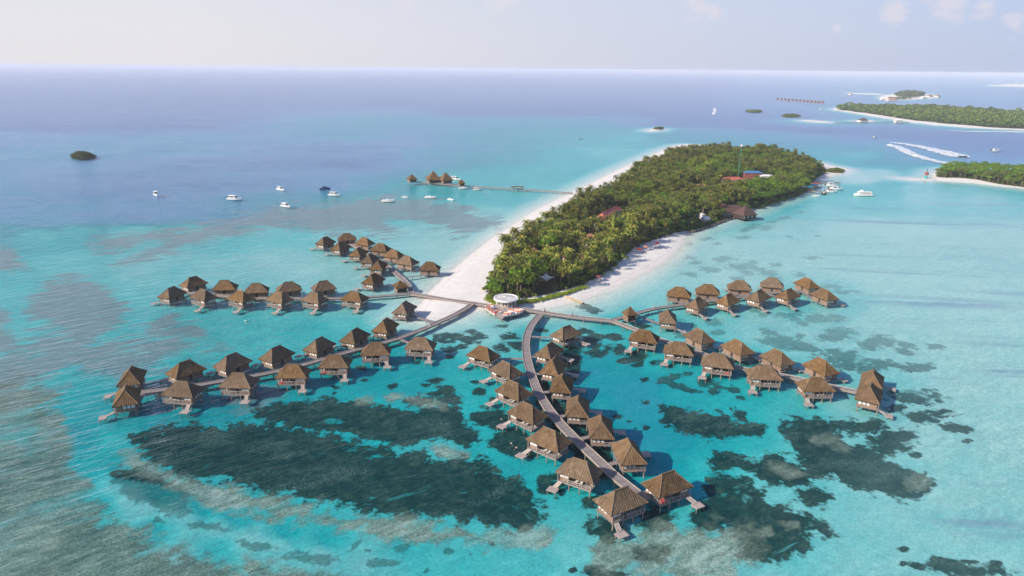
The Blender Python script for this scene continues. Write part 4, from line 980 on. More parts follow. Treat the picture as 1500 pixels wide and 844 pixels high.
# ------------------------------------------------------------------ round pavilion with its lounge terrace
def pavilion():
    c = P(741, 452.3, 0); z = DECK_Z + .01
    r = thing('round_pavilion', 'round white-roofed pavilion with a lounge terrace at the tip of the beach', 'pavilion', (c.x, c.y, 0))
    R = 5.15
    m = MB(); m.lathe([(R, 4.5), (R + .2, 4.55), (R + .2, 5.2), (R - .3, 5.25), (R - .4, 5.1), (R - .55, 5.08)], 48); m.build('roof', 'white', r, smooth=False)
    m = MB(); m.lathe([(R - .45, 5.10), (R * .5, 5.14), (.2, 5.2)], 48); mb = m.build('roof_membrane', 'membrane', r)
    m = MB()
    for k in range(12):
        a = 2 * math.pi * k / 12; m.bar((.4 * math.cos(a), .4 * math.sin(a), 5.22), ((R - .6) * math.cos(a), (R - .6) * math.sin(a), 5.14), .07, .07)
    m.build('seam', 'white', mb)
    m = MB(); m.lathe([(R - .5, 4.42), (R - .5, 4.5)], 40); m.build('ceiling', 'timber', r)
    for k in range(12):
        a = 2 * math.pi * (k + .3) / 12; x, y = (R - .9) * math.cos(a), (R - .9) * math.sin(a)
        m = MB(); m.tube([(x, y, z), (x, y, 4.43)], [.14, .14], 8); m.build('column', 'white', r)
    m = MB(); m.lathe([(2.7, z), (2.7, 3.6)], 24); m.build('wall', 'white_wall', r)
    m = MB(); m.lathe([(1.8, z + .01), (1.8, 4.42)], 20); m.build('bar_core', 'wall', r)
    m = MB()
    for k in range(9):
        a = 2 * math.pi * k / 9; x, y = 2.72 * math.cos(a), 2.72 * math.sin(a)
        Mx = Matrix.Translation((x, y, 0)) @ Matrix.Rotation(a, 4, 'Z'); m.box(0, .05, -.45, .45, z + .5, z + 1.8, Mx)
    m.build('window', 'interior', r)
    # crescent terrace with a prow toward the lagoon
    pts = [P(x, y + 1.2, z) - Vector((c.x, c.y, z)) for x, y in [(711,448.5),(711.5,452),(717,457),(725,461.5),(733,464.8),(735,466.6),(738,464),(750,461.6),(760,459.4),(766.5,456.6),(768,453),(764,449),(752,445),(735,444),(720,445.5)]]
    pts = [(p.x, p.y) for p in pts]
    m = MB(); n = len(pts)
    m.face([(x, y, z) for x, y in pts], [(x, y) for x, y in pts]); m.face([(x, y, z - .3) for x, y in pts[::-1]])
    for i in range(n):
        a, b = pts[i], pts[(i + 1) % n]; m.face([(*a, z - .3), (*b, z - .3), (*b, z), (*a, z)])
    m.build('terrace', 'deckp', r)
    m = MB()
    for i in range(0, 9):
        a, b = pts[i], pts[i + 1]
        if i in (3, 4, 5): continue
        m.bar((*a, z + .35), (*b, z + .35), .12, .55)
    m.build('parapet', 'white_wall', r)
    for i in range(0, n):
        m = MB(); x, y = pts[i][0] * .93, pts[i][1] * .93; m.tube([(x, y, -2.5), (x, y, z - .3)], [.16, .16], 8); m.build('stilt', 'timber', r)
    # daybeds and sofas, each its own thing
    spec = [((714.5,450.5),'orange',20),((717.5,453.6),'orange',35),((721.5,456.6),'orange',40),((726.5,459.2),'red',30),((719.5,449.6),'white',10),((724,453.5),'navy',20),((731,458.6),'white',30),
            ((741,461.4),'orange',-15),((745.5,460.6),'orange',-15),((750,459.8),'navy',-20),((754.5,458.8),'white',-20),((759,457.6),'orange',-25),((762.5,456.2),'red',-30),((757,455.2),'white',-25),((748,456.8),'white',-10)]
    words = {'orange': 'orange daybed', 'red': 'red daybed', 'white': 'white daybed', 'navy': 'navy blue daybed'}
    where = ['at the left tip of', 'second along the left edge of', 'third along the left edge of', 'near the prow, left edge of', 'beside the wall, far left of', 'mid left of', 'just left of the prow of',
             'just right of the prow of', 'second right of the prow of', 'in the middle of the right edge of', 'between the navy and the orange ones on', 'near the right tip of', 'at the right tip of', 'inland near the right tip of', 'by the columns right of the prow on']
    for (q, colr, rz), wh in zip(spec, where):
        v = P(*q, z)
        t = thing('daybed', f"{words[colr]} {wh} the pavilion terrace", 'daybed', (v.x, v.y, z), math.radians(rz), 'daybeds on the pavilion terrace')
        b = MB(); b.box(-1.0, 1.0, -.75, .75, .004, .32); b.build('base', 'white', t)
        b = MB(); b.box(-.97, .97, -.72, .72, .322, .55); b.build('mattress', colr, t, bevel=.03)
        b = MB(); b.box(-.97, .97, .45, .72, .552, .95); b.build('backrest', 'cushion' if colr != 'white' else 'orange', t, bevel=.03)
pavilion()

# ------------------------------------------------------------------ thatched huts at the end of the long pier
def pier_hut(label, px, size, deg, rh, h=2.4, z=2.1):
    return kiosk(label, px, size, deg, h, rh, z, 'thatched huts of the long pier', cat='hut')
pier_hut('small thatched hut standing at the outer end of the long pier', (603.5,266), 8.2, 30, 4.2)
pier_hut('tallest thatched hut on the long pier, left of the middle pair', (635,266.3), 13.0, 20, 7.2)
pier_hut('dark peaked thatched hut on the long pier, right of the middle pair', (653,267), 11.0, 30, 6.4)
pier_hut('little thatched hut part way along the long pier', (676,272), 5.6, 20, 3.0)
_r = kiosk('low flat shelter halfway along the long pier', (758,276.3), 5, 0, 1.6, .5, 2.1, 'thatched huts of the long pier', walls=False); _r.scale = (2.2, .8, 1)

# ------------------------------------------------------------------ buildings of the long island
def hip_house(name, label, px, lx, ly, deg, h, rh, roof, cat='building', wall='white_wall', ridge=None, z=1.3, win=True, group=None, winmat='glass'):
    v = P(*px, z + h)
    r = thing(name, label, cat, (v.x, v.y, z - .2), math.radians(deg), group)
    x, y = lx / 2, ly / 2
    w = MB(); t = .2; w.box(-x + .5, x - .5, -y + .5, -y + .5 + t, 0, h); w.box(-x + .5, x - .5, y - .5 - t, y - .5, 0, h)
    w.box(-x + .5, -x + .5 + t, -y + .5 + t, y - .5 - t, 0, h); w.box(x - .5 - t, x - .5, -y + .5 + t, y - .5 - t, 0, h); w.build('wall', wall, r)
    rg = (ridge if ridge is not None else max(lx - ly, .5)) / 2
    m = MB(); c = [(-x, -y), (x, -y), (x, y), (-x, y)]; rd = [(-rg, 0), (rg, 0), (rg, 0), (-rg, 0)]
    for i in range(4):
        j = (i + 1) % 4; P4 = [(*c[i], h), (*c[j], h), (*rd[j], h + rh), (*rd[i], h + rh)]
        m.face(P4 if rd[i] != rd[j] else P4[:3])
    m.face([(*p, h) for p in c[::-1]]); m.build('roof', roof, r)
    m = MB(); m.bar((-rg - .2, 0, h + rh + .05), (rg + .2, 0, h + rh + .05), .3, .2); m.build('ridge_cap', roof, r)
    if win:
        k = max(2, int(lx // 3))
        for i in range(k):
            xx = -x + 1.2 + (lx - 2.4) * i / (k - 1)
            g = MB(); g.box(xx - .45, xx + .45, -y + .46, -y + .495, .9, min(h - .3, 2.2)); g.build('window', winmat, r)
    return r
hip_house('guest_building', 'long red-roofed building running through the trees of the long island', (893,311), 34, 6, 62, 6.5, 2.2, 'redroof')
hip_house('guest_building', 'short red-roofed building left of the long red roof among the trees', (884,321), 11, 7, 20, 6.2, 2.0, 'redroof')
hip_house('bungalow', 'orange-roofed bungalow in a gap in the middle of the palms', (864,347), 9, 8, 30, 6.2, 2.2, 'orangeroof', 'bungalow')
hip_house('bungalow', 'dark red-roofed bungalow in a gap behind the near palms', (841,376), 12, 7, 15, 4.5, 1.8, 'darkred', 'bungalow')
hip_house('bungalow', 'small dark red roof half hidden in the left palms', (778,367), 8, 6, 20, 6.0, 2.0, 'darkred', 'bungalow')
hip_house('bungalow', 'faded red roof peeping out left of the mast clearing', (1027,272), 9, 7, 10, 8.5, 2.0, 'darkred', 'bungalow')
hip_house('service_building', 'large red-roofed building at the foot of the green mast', (1073,262.5), 20, 9, 12, 8.0, 2.2, 'redroof')
hip_house('service_building', 'low red roof in front of the mast clearing', (1077,268.5), 18, 6, 8, 7.6, 1.4, 'redroof')
hip_house('service_building', 'blue-roofed hall behind the mast clearing', (1103,252.6), 18, 8, 0, 9.5, 1.6, 'blue', wall='darkred')
hip_house('service_building', 'red roof with white gable right of the mast clearing', (1113,266.5), 11, 8, 60, 8.0, 2.0, 'redroof')
hip_house('service_building', 'white flat-roofed shed between the red roofs', (1091,264.5), 12, 7, 10, 7.4, .5, 'white')
hip_house('service_building', 'pale roof at the right edge of the mast clearing', (1124,257.5), 13, 6, 0, 8.6, 1.2, 'white')
hip_house('restaurant', 'brown shingled pavilion with pale columns at the edge of the water', (1091,313), 13, 12, 25, 2.7, 6.2, 'brownroof', 'restaurant', wall='interior', winmat='cushion', ridge=.5)  # dark wall paints the shaded gaps, pale windows stand for the columns
hip_house('restaurant', 'long brown shingled hall behind the waterside pavilion', (1072,308), 19, 9, 10, 3.6, 4.0, 'brownroof', 'restaurant', wall='wall')
hip_house('restaurant', 'purplish red roof beside the brown shingled hall', (1059,302), 9, 7, 40, 6.0, 2.0, 'darkred', 'restaurant')
hip_house('beach_bar', 'small white pavilion among the bushes above the right beach', (1034,319), 5.5, 5, 15, 3.0, 1.5, 'white', 'bar', wall='white')
hip_house('beach_bar', 'low white roof uphill of the small white pavilion', (1027,313), 3, 7, 15, 3.8, .8, 'white', 'bar', wall='white')

def shade_sail():
    c = P(799, 421, 0)
    r = thing('shade_sail', 'white pointed shade sail at the front of the palms near the pavilion', 'shade sail', (c.x, c.y, 1.3))
    pk = [(-3.2, 1.5, 3.4), (.2, 3.2, 5.0), (4.2, .8, 3.6), (.4, -2.6, 2.6)]
    m = MB(); n = 6; cen = Vector((.3, .8, 3.1))
    for i in range(4):
        a, b = Vector(pk[i]), Vector(pk[(i + 1) % 4])
        for k in range(n):
            def e(t): p = a.lerp(b, t); q = p.lerp(cen, .45 * math.sin(math.pi * t) * .6); return q
            p0, p1 = e(k / n), e((k + 1) / n); up = Vector((0, 0, .06))
            m.face([p0 + up, p1 + up, cen + up]); m.face([p1, p0, cen]); m.face([p0, p1, p1 + up, p0 + up])
    m.build('canopy', 'white', r)
    for p in pk: 
        m = MB(); m.tube([(p[0], p[1], -.5), (p[0], p[1], p[2] + .1)], [.09, .07], 8); m.build('mast', 'timber', r)
shade_sail()
def radio_mast():
    b = P(1080.5, 270, 0); r = thing('radio_mast', 'tall thin green mast with a white top above the island trees', 'mast', (b.x, b.y, 1))
    H = 33
    m = MB()
    for k in range(3):
        a = 2 * math.pi * k / 3; m.tube([(.75 * math.cos(a), .75 * math.sin(a), 0), (.42 * math.cos(a), .42 * math.sin(a), H)], [.13, .10], 6)
    for i in range(16):
        z0, z1 = i * H / 16, (i + 1) * H / 16
        for k in range(3):
            a, c = 2 * math.pi * k / 3, 2 * math.pi * (k + 1) / 3; R0, R1 = .75 - .33 * z0 / H, .75 - .33 * z1 / H
            m.bar((R0 * math.cos(a), R0 * math.sin(a), z0), (R1 * math.cos(c), R1 * math.sin(c), z1), .08)
    m.build('lattice', 'green_metal', r)
    m = MB(); m.lathe([(.3, H), (1.0, H + .3), (1.1, H + 1.2), (.6, H + 2.0), (.1, H + 2.1)], 16); m.build('antenna_head', 'white', r, smooth=True)
radio_mast()

# long slim hull drawn up on the right beach, its dark bow in the water
def slim_hull():
    a, b = P(827, 435.3, 1.0), P(856, 446.6, .15)
    d = b - a; L = d.length
    r = thing('canoe', 'long slim pale wooden canoe with a dark tip, half off the right beach', 'canoe', a.lerp(b, .5), math.atan2(d.y, d.x))
    r.rotation_euler.y = math.asin((a.z - b.z) / L)
    def loft(x0, x1, n, name, mat):
        m = MB(); secs = []
        for i in range(n + 1):
            x = x0 + (x1 - x0) * i / n; u = 2 * x / L; w = .55 * max(.04, 1 - abs(u) ** 3.2); h = .62; lift = .35 * abs(u) ** 4
            secs.append([(x, -w, h + lift), (x, -w * .8, .2 + lift), (x, 0, lift), (x, w * .8, .2 + lift), (x, w, h + lift), (x, w * .7, h + lift - .12), (x, -w * .7, h + lift - .12)])
        for s, t in zip(secs, secs[1:]):
            for k in range(7):
                j = (k + 1) % 7; m.face([s[k], s[j], t[j], t[k]])
        m.face(secs[0]); m.face(secs[-1][::-1]); return m.build(name, mat, r)
    loft(-L / 2, L * .40, 12, 'hull', 'yellowwood'); loft(L * .401, L / 2, 4, 'bow', 'darkpaint')
    m = MB()
    for k in range(5): x = -L * .3 + k * L * .14; m.box(x - .12, x + .12, -.48, .48, .56, .60)
    m.build('thwart', 'timber', r)
slim_hull()

# ------------------------------------------------------------------ boats
def hull_mesh(L, W, D, name='hull', mat='white', transom=.8):
    m = MB(); n = 12; S = []
    for i in range(n + 1):
        u = i / n; x = -L / 2 + L * u
        w = W / 2 * (transom + (1 - transom) * math.sin(min(u / .45, 1) * math.pi / 2)) * (1 if u < .5 else max(.03, 1 - ((u - .5) / .5) ** 2.3))
        sheer = D * (1 + .35 * max(0, (u - .4) / .6) ** 2); keel = -.35 * D * (1 if u < .75 else max(0, 1 - ((u - .75) / .25) ** 2))
        S.append([(x, -w, sheer), (x, -w * .86, .12 * D), (x, 0, keel), (x, w * .86, .12 * D), (x, w, sheer), (x, w * .86, sheer - .02), (x, w * .80, .45 * D), (x, -w * .80, .45 * D), (x, -w * .86, sheer - .02)])
    for s, t in zip(S, S[1:]):
        for k in range(9): j = (k + 1) % 9; m.face([s[k], t[k], t[j], s[j]])
    m.face(S[0]); m.face(S[-1][::-1]); return m.mesh(name, mat)
def cabin_boat():
    r = thing('cabin_boat', 'boat', 'boat')
    obj('hull', hull_mesh(8.6, 2.9, 1.05), r)
    m = MB(); m.hexa([(-2.4, -1.05, .5), (1.5, -1.05, .5), (1.5, 1.05, .5), (-2.4, 1.05, .5)], [(-2.3, -.98, 2.3), (.9, -.98, 2.3), (.9, .98, 2.3), (-2.3, .98, 2.3)]); cb = m.build('cabin', 'white', r)
    m = MB(); m.box(-1.9, .5, -1.06, -1.035, 1.35, 2.0); m.box(-1.9, .5, 1.035, 1.06, 1.35, 2.0); m.build('window', 'glass', cb)
    m = MB(); m.face([(1.36, -.8, 1.2), (1.36, .8, 1.2), (1.07, .75, 2.1), (1.07, -.75, 2.1)]); m.build('windscreen', 'glass', cb)
    m = MB(); m.box(-3.2, 1.2, -1.2, 1.2, 2.32, 2.42); m.build('canopy', 'white', r)
    for k in (-1, 1):
        m = MB(); m.tube([(-3.1, k * 1.1, .9), (-3.1, k * 1.1, 2.33)], [.05, .05], 6); m.build('canopy_post', 'timber', r)
        m = MB(); m.box(-4.75, -4.25, k * .55 - .2, k * .55 + .2, .3, 1.45); m.build('outboard', 'darkpaint', r)
    return r
def skiff():
    r = thing('skiff', 'boat', 'boat')
    obj('hull', hull_mesh(6.2, 2.0, .75), r)
    for x in (-1.2, .3, 1.4):
        m = MB(); m.box(x - .18, x + .18, -.75, .75, .5, .58); m.build('thwart', 'pale_timber', r)
    m = MB(); m.box(-.5, .1, -.3, .3, .4, 1.35); m.build('console', 'white', r)
    m = MB(); m.box(-3.35, -2.95, -.2, .2, .25, 1.2); m.build('outboard', 'darkpaint', r)
    return r
def ferry():
    r = thing('ferry', 'boat', 'ferry')
    obj('hull', hull_mesh(12.5, 3.9, 1.3, transom=.92), r)
    m = MB(); m.box(-5.2, 3.2, -1.6, 1.6, .6, 2.7); cb = m.build('cabin', 'white', r)
    m = MB()
    for x in (-4.2, -2.5, -.8, .9): m.box(x - .55, x + .55, -1.63, -1.602, 1.55, 2.25); m.box(x - .55, x + .55, 1.602, 1.63, 1.55, 2.25)
    m.build('window', 'orangeroof', cb)
    m = MB(); m.box(-5.6, 3.6, -1.85, 1.85, 2.72, 2.9); m.build('roof', 'white', r)
    m = MB(); m.box(.2, 2.0, -1.0, 1.0, 2.91, 4.0); m.build('wheelhouse', 'white', r)
    for x in (-5.4, 3.4):
        for k in (-1, 1):
            m = MB(); m.tube([(x, k * 1.7, .9), (x, k * 1.7, 2.72)], [.06, .06], 6); m.build('roof_post', 'white', r)
    return r
CB, SK, FE = cabin_boat(), skiff(), ferry()
for b in (CB, SK, FE): remember(b)
BOATS_USED = set()
def boat(proto, px, deg, label, scale=1.0, group=None, recolor=None, cat=None):
    if proto.name in BOATS_USED: o = copy_tree(proto)
    else: o = proto; BOATS_USED.add(proto.name)
    v = P(*px, 0); o.location = (v.x, v.y, .05); o.rotation_euler.z = math.radians(deg); scale *= 1.2; o.scale = (scale,) * 3
    o['label'] = label
    if group: o['group'] = group
    if recolor:
        for c in [k for k in COL.objects if k.parent == o and k.name.split('.')[0] in recolor]:
            c.data = c.data.copy(); c.data.materials.clear(); c.data.materials.append(MAT[recolor[c.name.split('.')[0]]])
    return o
L_ = 'boats moored left of the long pier'
boat(CB, (228.5,286), -55, 'white cabin boat moored farthest left on the open lagoon', 1.0, L_)
boat(CB, (343,292.5), -12, 'broad white cabin boat, second from the left on the lagoon', 1.15, L_)
boat(CB, (411,278.5), -40, 'white cabin boat upper middle, above another in the left mooring', .95, L_)
boat(CB, (418.5,303), -35, 'white cabin boat lowest in the left mooring', .95, L_)
boat(CB, (489.5,286.5), -15, 'white cabin boat just right of the navy boat', 1.0, L_)
boat(CB, (476.5,277.5), 30, 'navy blue boat among the white boats of the left mooring', .85, L_, {'hull': 'navy', 'canopy': 'navy', 'cabin': 'blue'})
boat(SK, (568.5,295.5), -5, 'long low white skiff below the end of the long pier', 1.4, L_)
boat(SK, (593,289.5), -30, 'tiny pinkish skiff below the outer hut of the long pier', .8, L_)
boat(SK, (630.5,290), -10, 'white skiff with a dark stern below the long pier', 1.25, L_)
boat(SK, (660,293), -50, 'small plump white skiff nearest below the long pier', .95, L_)
boat(SK, (678,276.5), -5, 'low white skiff tied up beside the little pier hut', 1.1, L_)
boat(CB, (699,278.5), -5, 'white boat floating just below the long pier', .75, L_)
boat(CB, (667,263.5), -25, 'white yacht moored behind the dark peaked pier hut', 1.1, L_)
H_ = 'boats at the harbour jetty'
boat(CB, (1218,272.5), -5, 'white boat farthest back at the harbour jetty', 1.05, H_)
boat(CB, (1224,278), -8, 'long white boat in the middle at the harbour jetty', 1.15, H_)
boat(CB, (1217,281.8), -5, 'white and orange boat nearest at the harbour jetty', 1.0, H_, {'canopy': 'orangeroof'})
boat(SK, (1195,288), -10, 'small skiff on a mooring in front of the harbour jetty', .8, H_)
boat(SK, (1207,284), 50, 'dark skiff lying by the head of the harbour jetty', 1.2, H_, {'hull': 'darkpaint'})
boat(FE, (1263.5,287), 178, 'large white ferry with pinkish windows alone right of the harbour', 1.0)
C_ = 'boats out in the channel'
boat(CB, (1281.5,202), 20, 'small pale boat in the dark channel above the foam loop', .9, C_)
boat(CB, (1459,221.5), 0, 'white boat in the channel far right of the foam loop', 1.2, C_)
boat(SK, (1410.5,230), -20, 'dark speedboat at the right head of the foam loop', 1.2, C_, {'hull': 'darkpaint'})
boat(SK, (1304,212.5), 160, 'white speedboat at the left turn of the foam loop', 1.0, C_)
boat(SK, (1341,228.5), -30, 'small craft on the lower line of the foam loop', 1.0, C_)
boat(SK, (850,204), 20, 'lone white skiff on the pale reef beyond the long island', 1.2, C_)
boat(CB, (1047,160.5), 100, 'white boat with a short wake in the far blue channel', 1.2, C_)
boat(CB, (900,128), 0, 'white speck of a boat far out under the horizon', 1.6, C_)
boat(CB, (1203,160.7), 0, 'white boat off the tip of the far wooded island', 1.4, C_)
boat(FE, (1434,117.2), 0, 'white ship farthest left under the right horizon', 3.2, C_)
boat(FE, (1467.5,117.6), 0, 'white ship near the right horizon, left of the far sand', 3.2, C_)
boat(FE, (1492.5,121.4), 0, 'white vessel beached at the far right sand', 3.6, C_)

# churned white wakes
def wake(label, pts, w0, w1):
    c = smooth_open([(v.x, v.y) for v in (P(x, y) for x, y in pts)], 3); n = len(c)
    r_ = random.Random(len(pts)); m = MB(); rows = []
    for i, p in enumerate(c):
        t = i / (n - 1); d = np.array(c[min(i + 1, n - 1)]) - np.array(c[max(i - 1, 0)]); d /= np.linalg.norm(d) + 1e-9
        w = (w0 + (w1 - w0) * t) * r_.uniform(.7, 1.25) / 2; nn = np.array([-d[1], d[0]])
        rows.append((p + nn * w, p, p - nn * w))
    for a, b in zip(rows, rows[1:]):
        for k in range(2):
            z = [.03, .22, .03]
            m.face([(*a[k + 1], z[k + 1]), (*b[k + 1], z[k + 1]), (*b[k], z[k]), (*a[k], z[k])])
    return tag(m.build('wake_foam', 'foam'), label, 'wake', 'foam wakes in the channel')
def foam():
    t = NT('churned_foam'); n = t.noise(t.pos(), .35, 5, .7)
    p = t.n('BsdfPrincipled', {'Base Color': (.82, .84, .86, 1), 'Roughness': .8})
    m = t.n('MixShader', {0: t.rng(n, .32, .56), 1: t.n('BsdfTransparent').outputs[0], 2: p.outputs[0]})
    t.link(m.outputs[0], t.out.inputs['Surface']); return t.m
MAT['foam'] = foam()
wake('white foam wake along the upper side of the loop in the channel', [(1304,208.6),(1325,210.5),(1355,216),(1380,222),(1409,230)], 10, 30)
wake('thin curving foam wake along the lower side of the loop in the channel', [(1306,213),(1320,217),(1330,223.5),(1345,229),(1370,236),(1408,242.5)], 15, 13)
wake('long thin foam line off the far wooded island', [(1388,191.2),(1420,192.5),(1460,193),(1510,193.5)], 12, 20)
wake('short foam streak behind the white boat in the far channel', [(1048,159),(1047,163),(1045,168)], 6, 9)

# red channel marker
def marker():
    v = P(1356, 261.5, 0); r = thing('channel_marker', 'red channel marker tower on a green footing by the right sand spit', 'channel marker', (v.x, v.y, 0))
    m = MB(); m.lathe([(1.5, -1.5), (1.3, 1.8), (.9, 2.1)], 12); m.build('footing', 'teal', r)
    m = MB()
    for k in range(4):
        a = math.pi / 4 + k * math.pi / 2; m.tube([(1.1 * math.cos(a), 1.1 * math.sin(a), 2.0), (.9 * math.cos(a), .9 * math.sin(a), 6.2)], [.14, .12], 6)
    m.lathe([(1.5, 3.4), (1.9, 3.6), (1.9, 5.6), (1.4, 6.2)], 12); m.build('tower', 'darkred', r)
    m = MB(); m.tube([(0, 0, 6.0), (0, 0, 9.2)], [.22, .12], 8); m.lathe([(.1, 8.0), (.5, 8.3), (.5, 8.9), (.1, 9.3)], 10); m.build('lamp', 'darkpaint', r)
marker()

# overwater rooms far across the channel
def far_room():
    r = thing('overwater_room', 'brownish overwater room in the long far row across the channel', 'room', group='row of overwater rooms across the channel')
    m = MB(); m.box(-4, 4, -3.6, 3.6, 1.8, 5.2); m.build('wall', 'darkred', r)
    obj('roof', roof_mesh(9.6, 9.0, 5.6, 9.4, 3), r)
    m = MB()
    for x in (-5, 5):
        for y in (-3.6, 3.6): m.box(x - .25, x + .25, y - .25, y + .25, -2, 1.8)
    m.build('stilt', 'timber', r); return r
FR = far_room(); remember(FR)
for i in range(13):
    t = i / 12; v = P(1139 + 66 * t, 147.2 + 5.2 * t, 0); o = FR if i == 0 else copy_tree(FR); o.location = (v.x, v.y, 0); o.rotation_euler.z = math.radians(-20)
# houses of the low island far across the channel
for i, (q, lx, ly, rf, lb) in enumerate([((1296,144.5), 30, 16, 'white', 'white building at the left end of the far low island'), ((1306,145.5), 36, 18, 'orangeroof', 'orange-roofed building at the front of the far low island'), ((1353,142.5), 24, 18, 'white', 'white building right of the wood on the far low island'),
        ((1362,140.3), 26, 16, 'darkred', 'dark red house right of the white one on the far low island'), ((1374,140.6), 24, 18, 'darkred', 'red-roofed house at the right end of the far low island'), ((1246,137.6), 14, 12, 'orangeroof', 'tiny house on the thin far sandbar')]):
    hip_house('island_house', lb, q, lx, ly, 8 * i, 5, 4, rf, 'house', group='houses of the low island far across the channel')
hip_house('island_house', 'brown hut on the small sandbar of the far pier', (1264,176), 18, 12, 10, 4, 4, 'brownroof', 'house')
hip_house('island_house', 'pale house where the far pier meets the wooded island', (1316,176.2), 16, 10, 5, 5, 3, 'white', 'house')

# harbour sheds and heaps of goods by the jetty
def shed(label, px, lx, ly, deg, h, mat):
    v = P(*px, 1.5); r = thing('harbour_shed', label, 'shed', (v.x, v.y, .4), math.radians(deg), 'sheds at the harbour jetty')
    m = MB()
    m.hexa([(-lx/2, -ly/2, h), (lx/2, -ly/2, h), (lx/2, ly/2, h + .6), (-lx/2, ly/2, h + .6)], [(-lx/2, -ly/2, h + .15), (lx/2, -ly/2, h + .15), (lx/2, ly/2, h + .75), (-lx/2, ly/2, h + .75)]); m.build('roof', mat, r)
    for a in (-1, 1):
        for b in (-1, 1):
            m = MB(); m.box(a * lx * .45 - .12, a * lx * .45 + .12, b * ly * .42 - .12, b * ly * .42 + .12, -1.5, h + .1); m.build('post', 'timber', r)
    m = MB(); m.box(-lx * .47, lx * .47, -ly * .46, ly * .46, -.2, .1); m.build('floor', 'timber', r)
    m = MB(); m.box(-lx * .43, lx * .43, ly * .38, ly * .44, .1, h); m.build('wall', 'white_wall', r)
shed('teal-roofed shed at the root of the harbour jetty', (1186,276.6), 6, 4.5, 10, 2.6, 'teal')
shed('bright blue-roofed shed at the root of the harbour jetty', (1192,274.3), 6, 4, 20, 2.8, 'blue')
shed('red-roofed shed at the root of the harbour jetty', (1196,272), 7.5, 5, 20, 2.8, 'darkred')
shed('white-roofed shed left of the harbour jetty', (1176,276.2), 5, 4, 0, 2.4, 'white')

# sun umbrellas and loungers on the right beach
def umbrella(label, px, mat, z=1.2):
    v = P(*px, z); r = thing('beach_umbrella', label, 'umbrella', (v.x, v.y, z - .1), 0, 'umbrellas on the right beach')
    m = MB(); m.tube([(0, 0, -.3), (0, 0, 2.6)], [.05, .05], 6); m.build('pole', 'timber', r)
    m = MB(); m.lathe([(1.7, 2.1), (1.72, 2.16), (.9, 2.55), (.06, 2.8)], 10); m.build('canopy', mat, r)
umbrella('red beach umbrella farthest up the right beach', (962,361), 'red'); umbrella('red beach umbrella where the right beach is widest', (936,370), 'red')
umbrella('dark umbrella beside the red one on the right beach', (934,366), 'navy'); umbrella('orange umbrella above the middle of the right beach', (946,366.5), 'orangeroof')
umbrella('dark red umbrella at the palm edge of the right beach', (877,411), 'darkred')

for q, lb in [((959.5,362.5),'pale lounger beside the red umbrella farthest up the right beach'),((964.5,362),'pale lounger on the far side of the farthest red umbrella'),((933.5,371.5),'pale lounger beside the red umbrella where the beach is widest'),((938.5,371),'pale lounger on the far side of the middle red umbrella'),((949,367),'pale lounger under the orange umbrella on the right beach'),((875,412.5),'pale lounger under the dark red umbrella at the palm edge')]:
    o = copy_tree(LP); o['label'] = lb; o['group'] = 'loungers on the right beach'; v = P(*q, 1.25); o.location = (v.x, v.y, 1.2); o.rotation_euler.z = math.radians(-50)

# boulders of the sea wall below the white pavilion: each one a thing
def rock_wall():
    rr = random.Random(4); me = []
    for s in range(4):
        bm = bmesh.new(); bmesh.ops.create_icosphere(bm, subdivisions=2, radius=1)
        for v in bm.verts: v.co *= rr.uniform(.78, 1.15); v.co.z *= .7
        d = bpy.data.meshes.new('boulder'); bm.to_mesh(d); bm.free(); d.materials.append(MAT['rock']); me.append(d)
    c = smooth_open([(p.x, p.y) for p in (P(x, y) for x, y in [(1008,342),(1022,338.5),(1040,333),(1060,324.5),(1078,319.5)])], 2)
    k = 0
    for p, d in resample(c, 1.5):
        o = obj('boulder', me[k % 4]); o.location = (p.x + rr.uniform(-.8, .8), p.y + rr.uniform(-.8, .8), rr.uniform(.1, .5)); s = rr.uniform(.9, 1.5); o.scale = (s, s, s); o.rotation_euler = (0, 0, rr.uniform(0, 6)); k += 1
        tag(o, 'dark boulder in the low sea wall in front of the white island pavilion', 'boulder', 'boulders of the sea wall')
rock_wall()

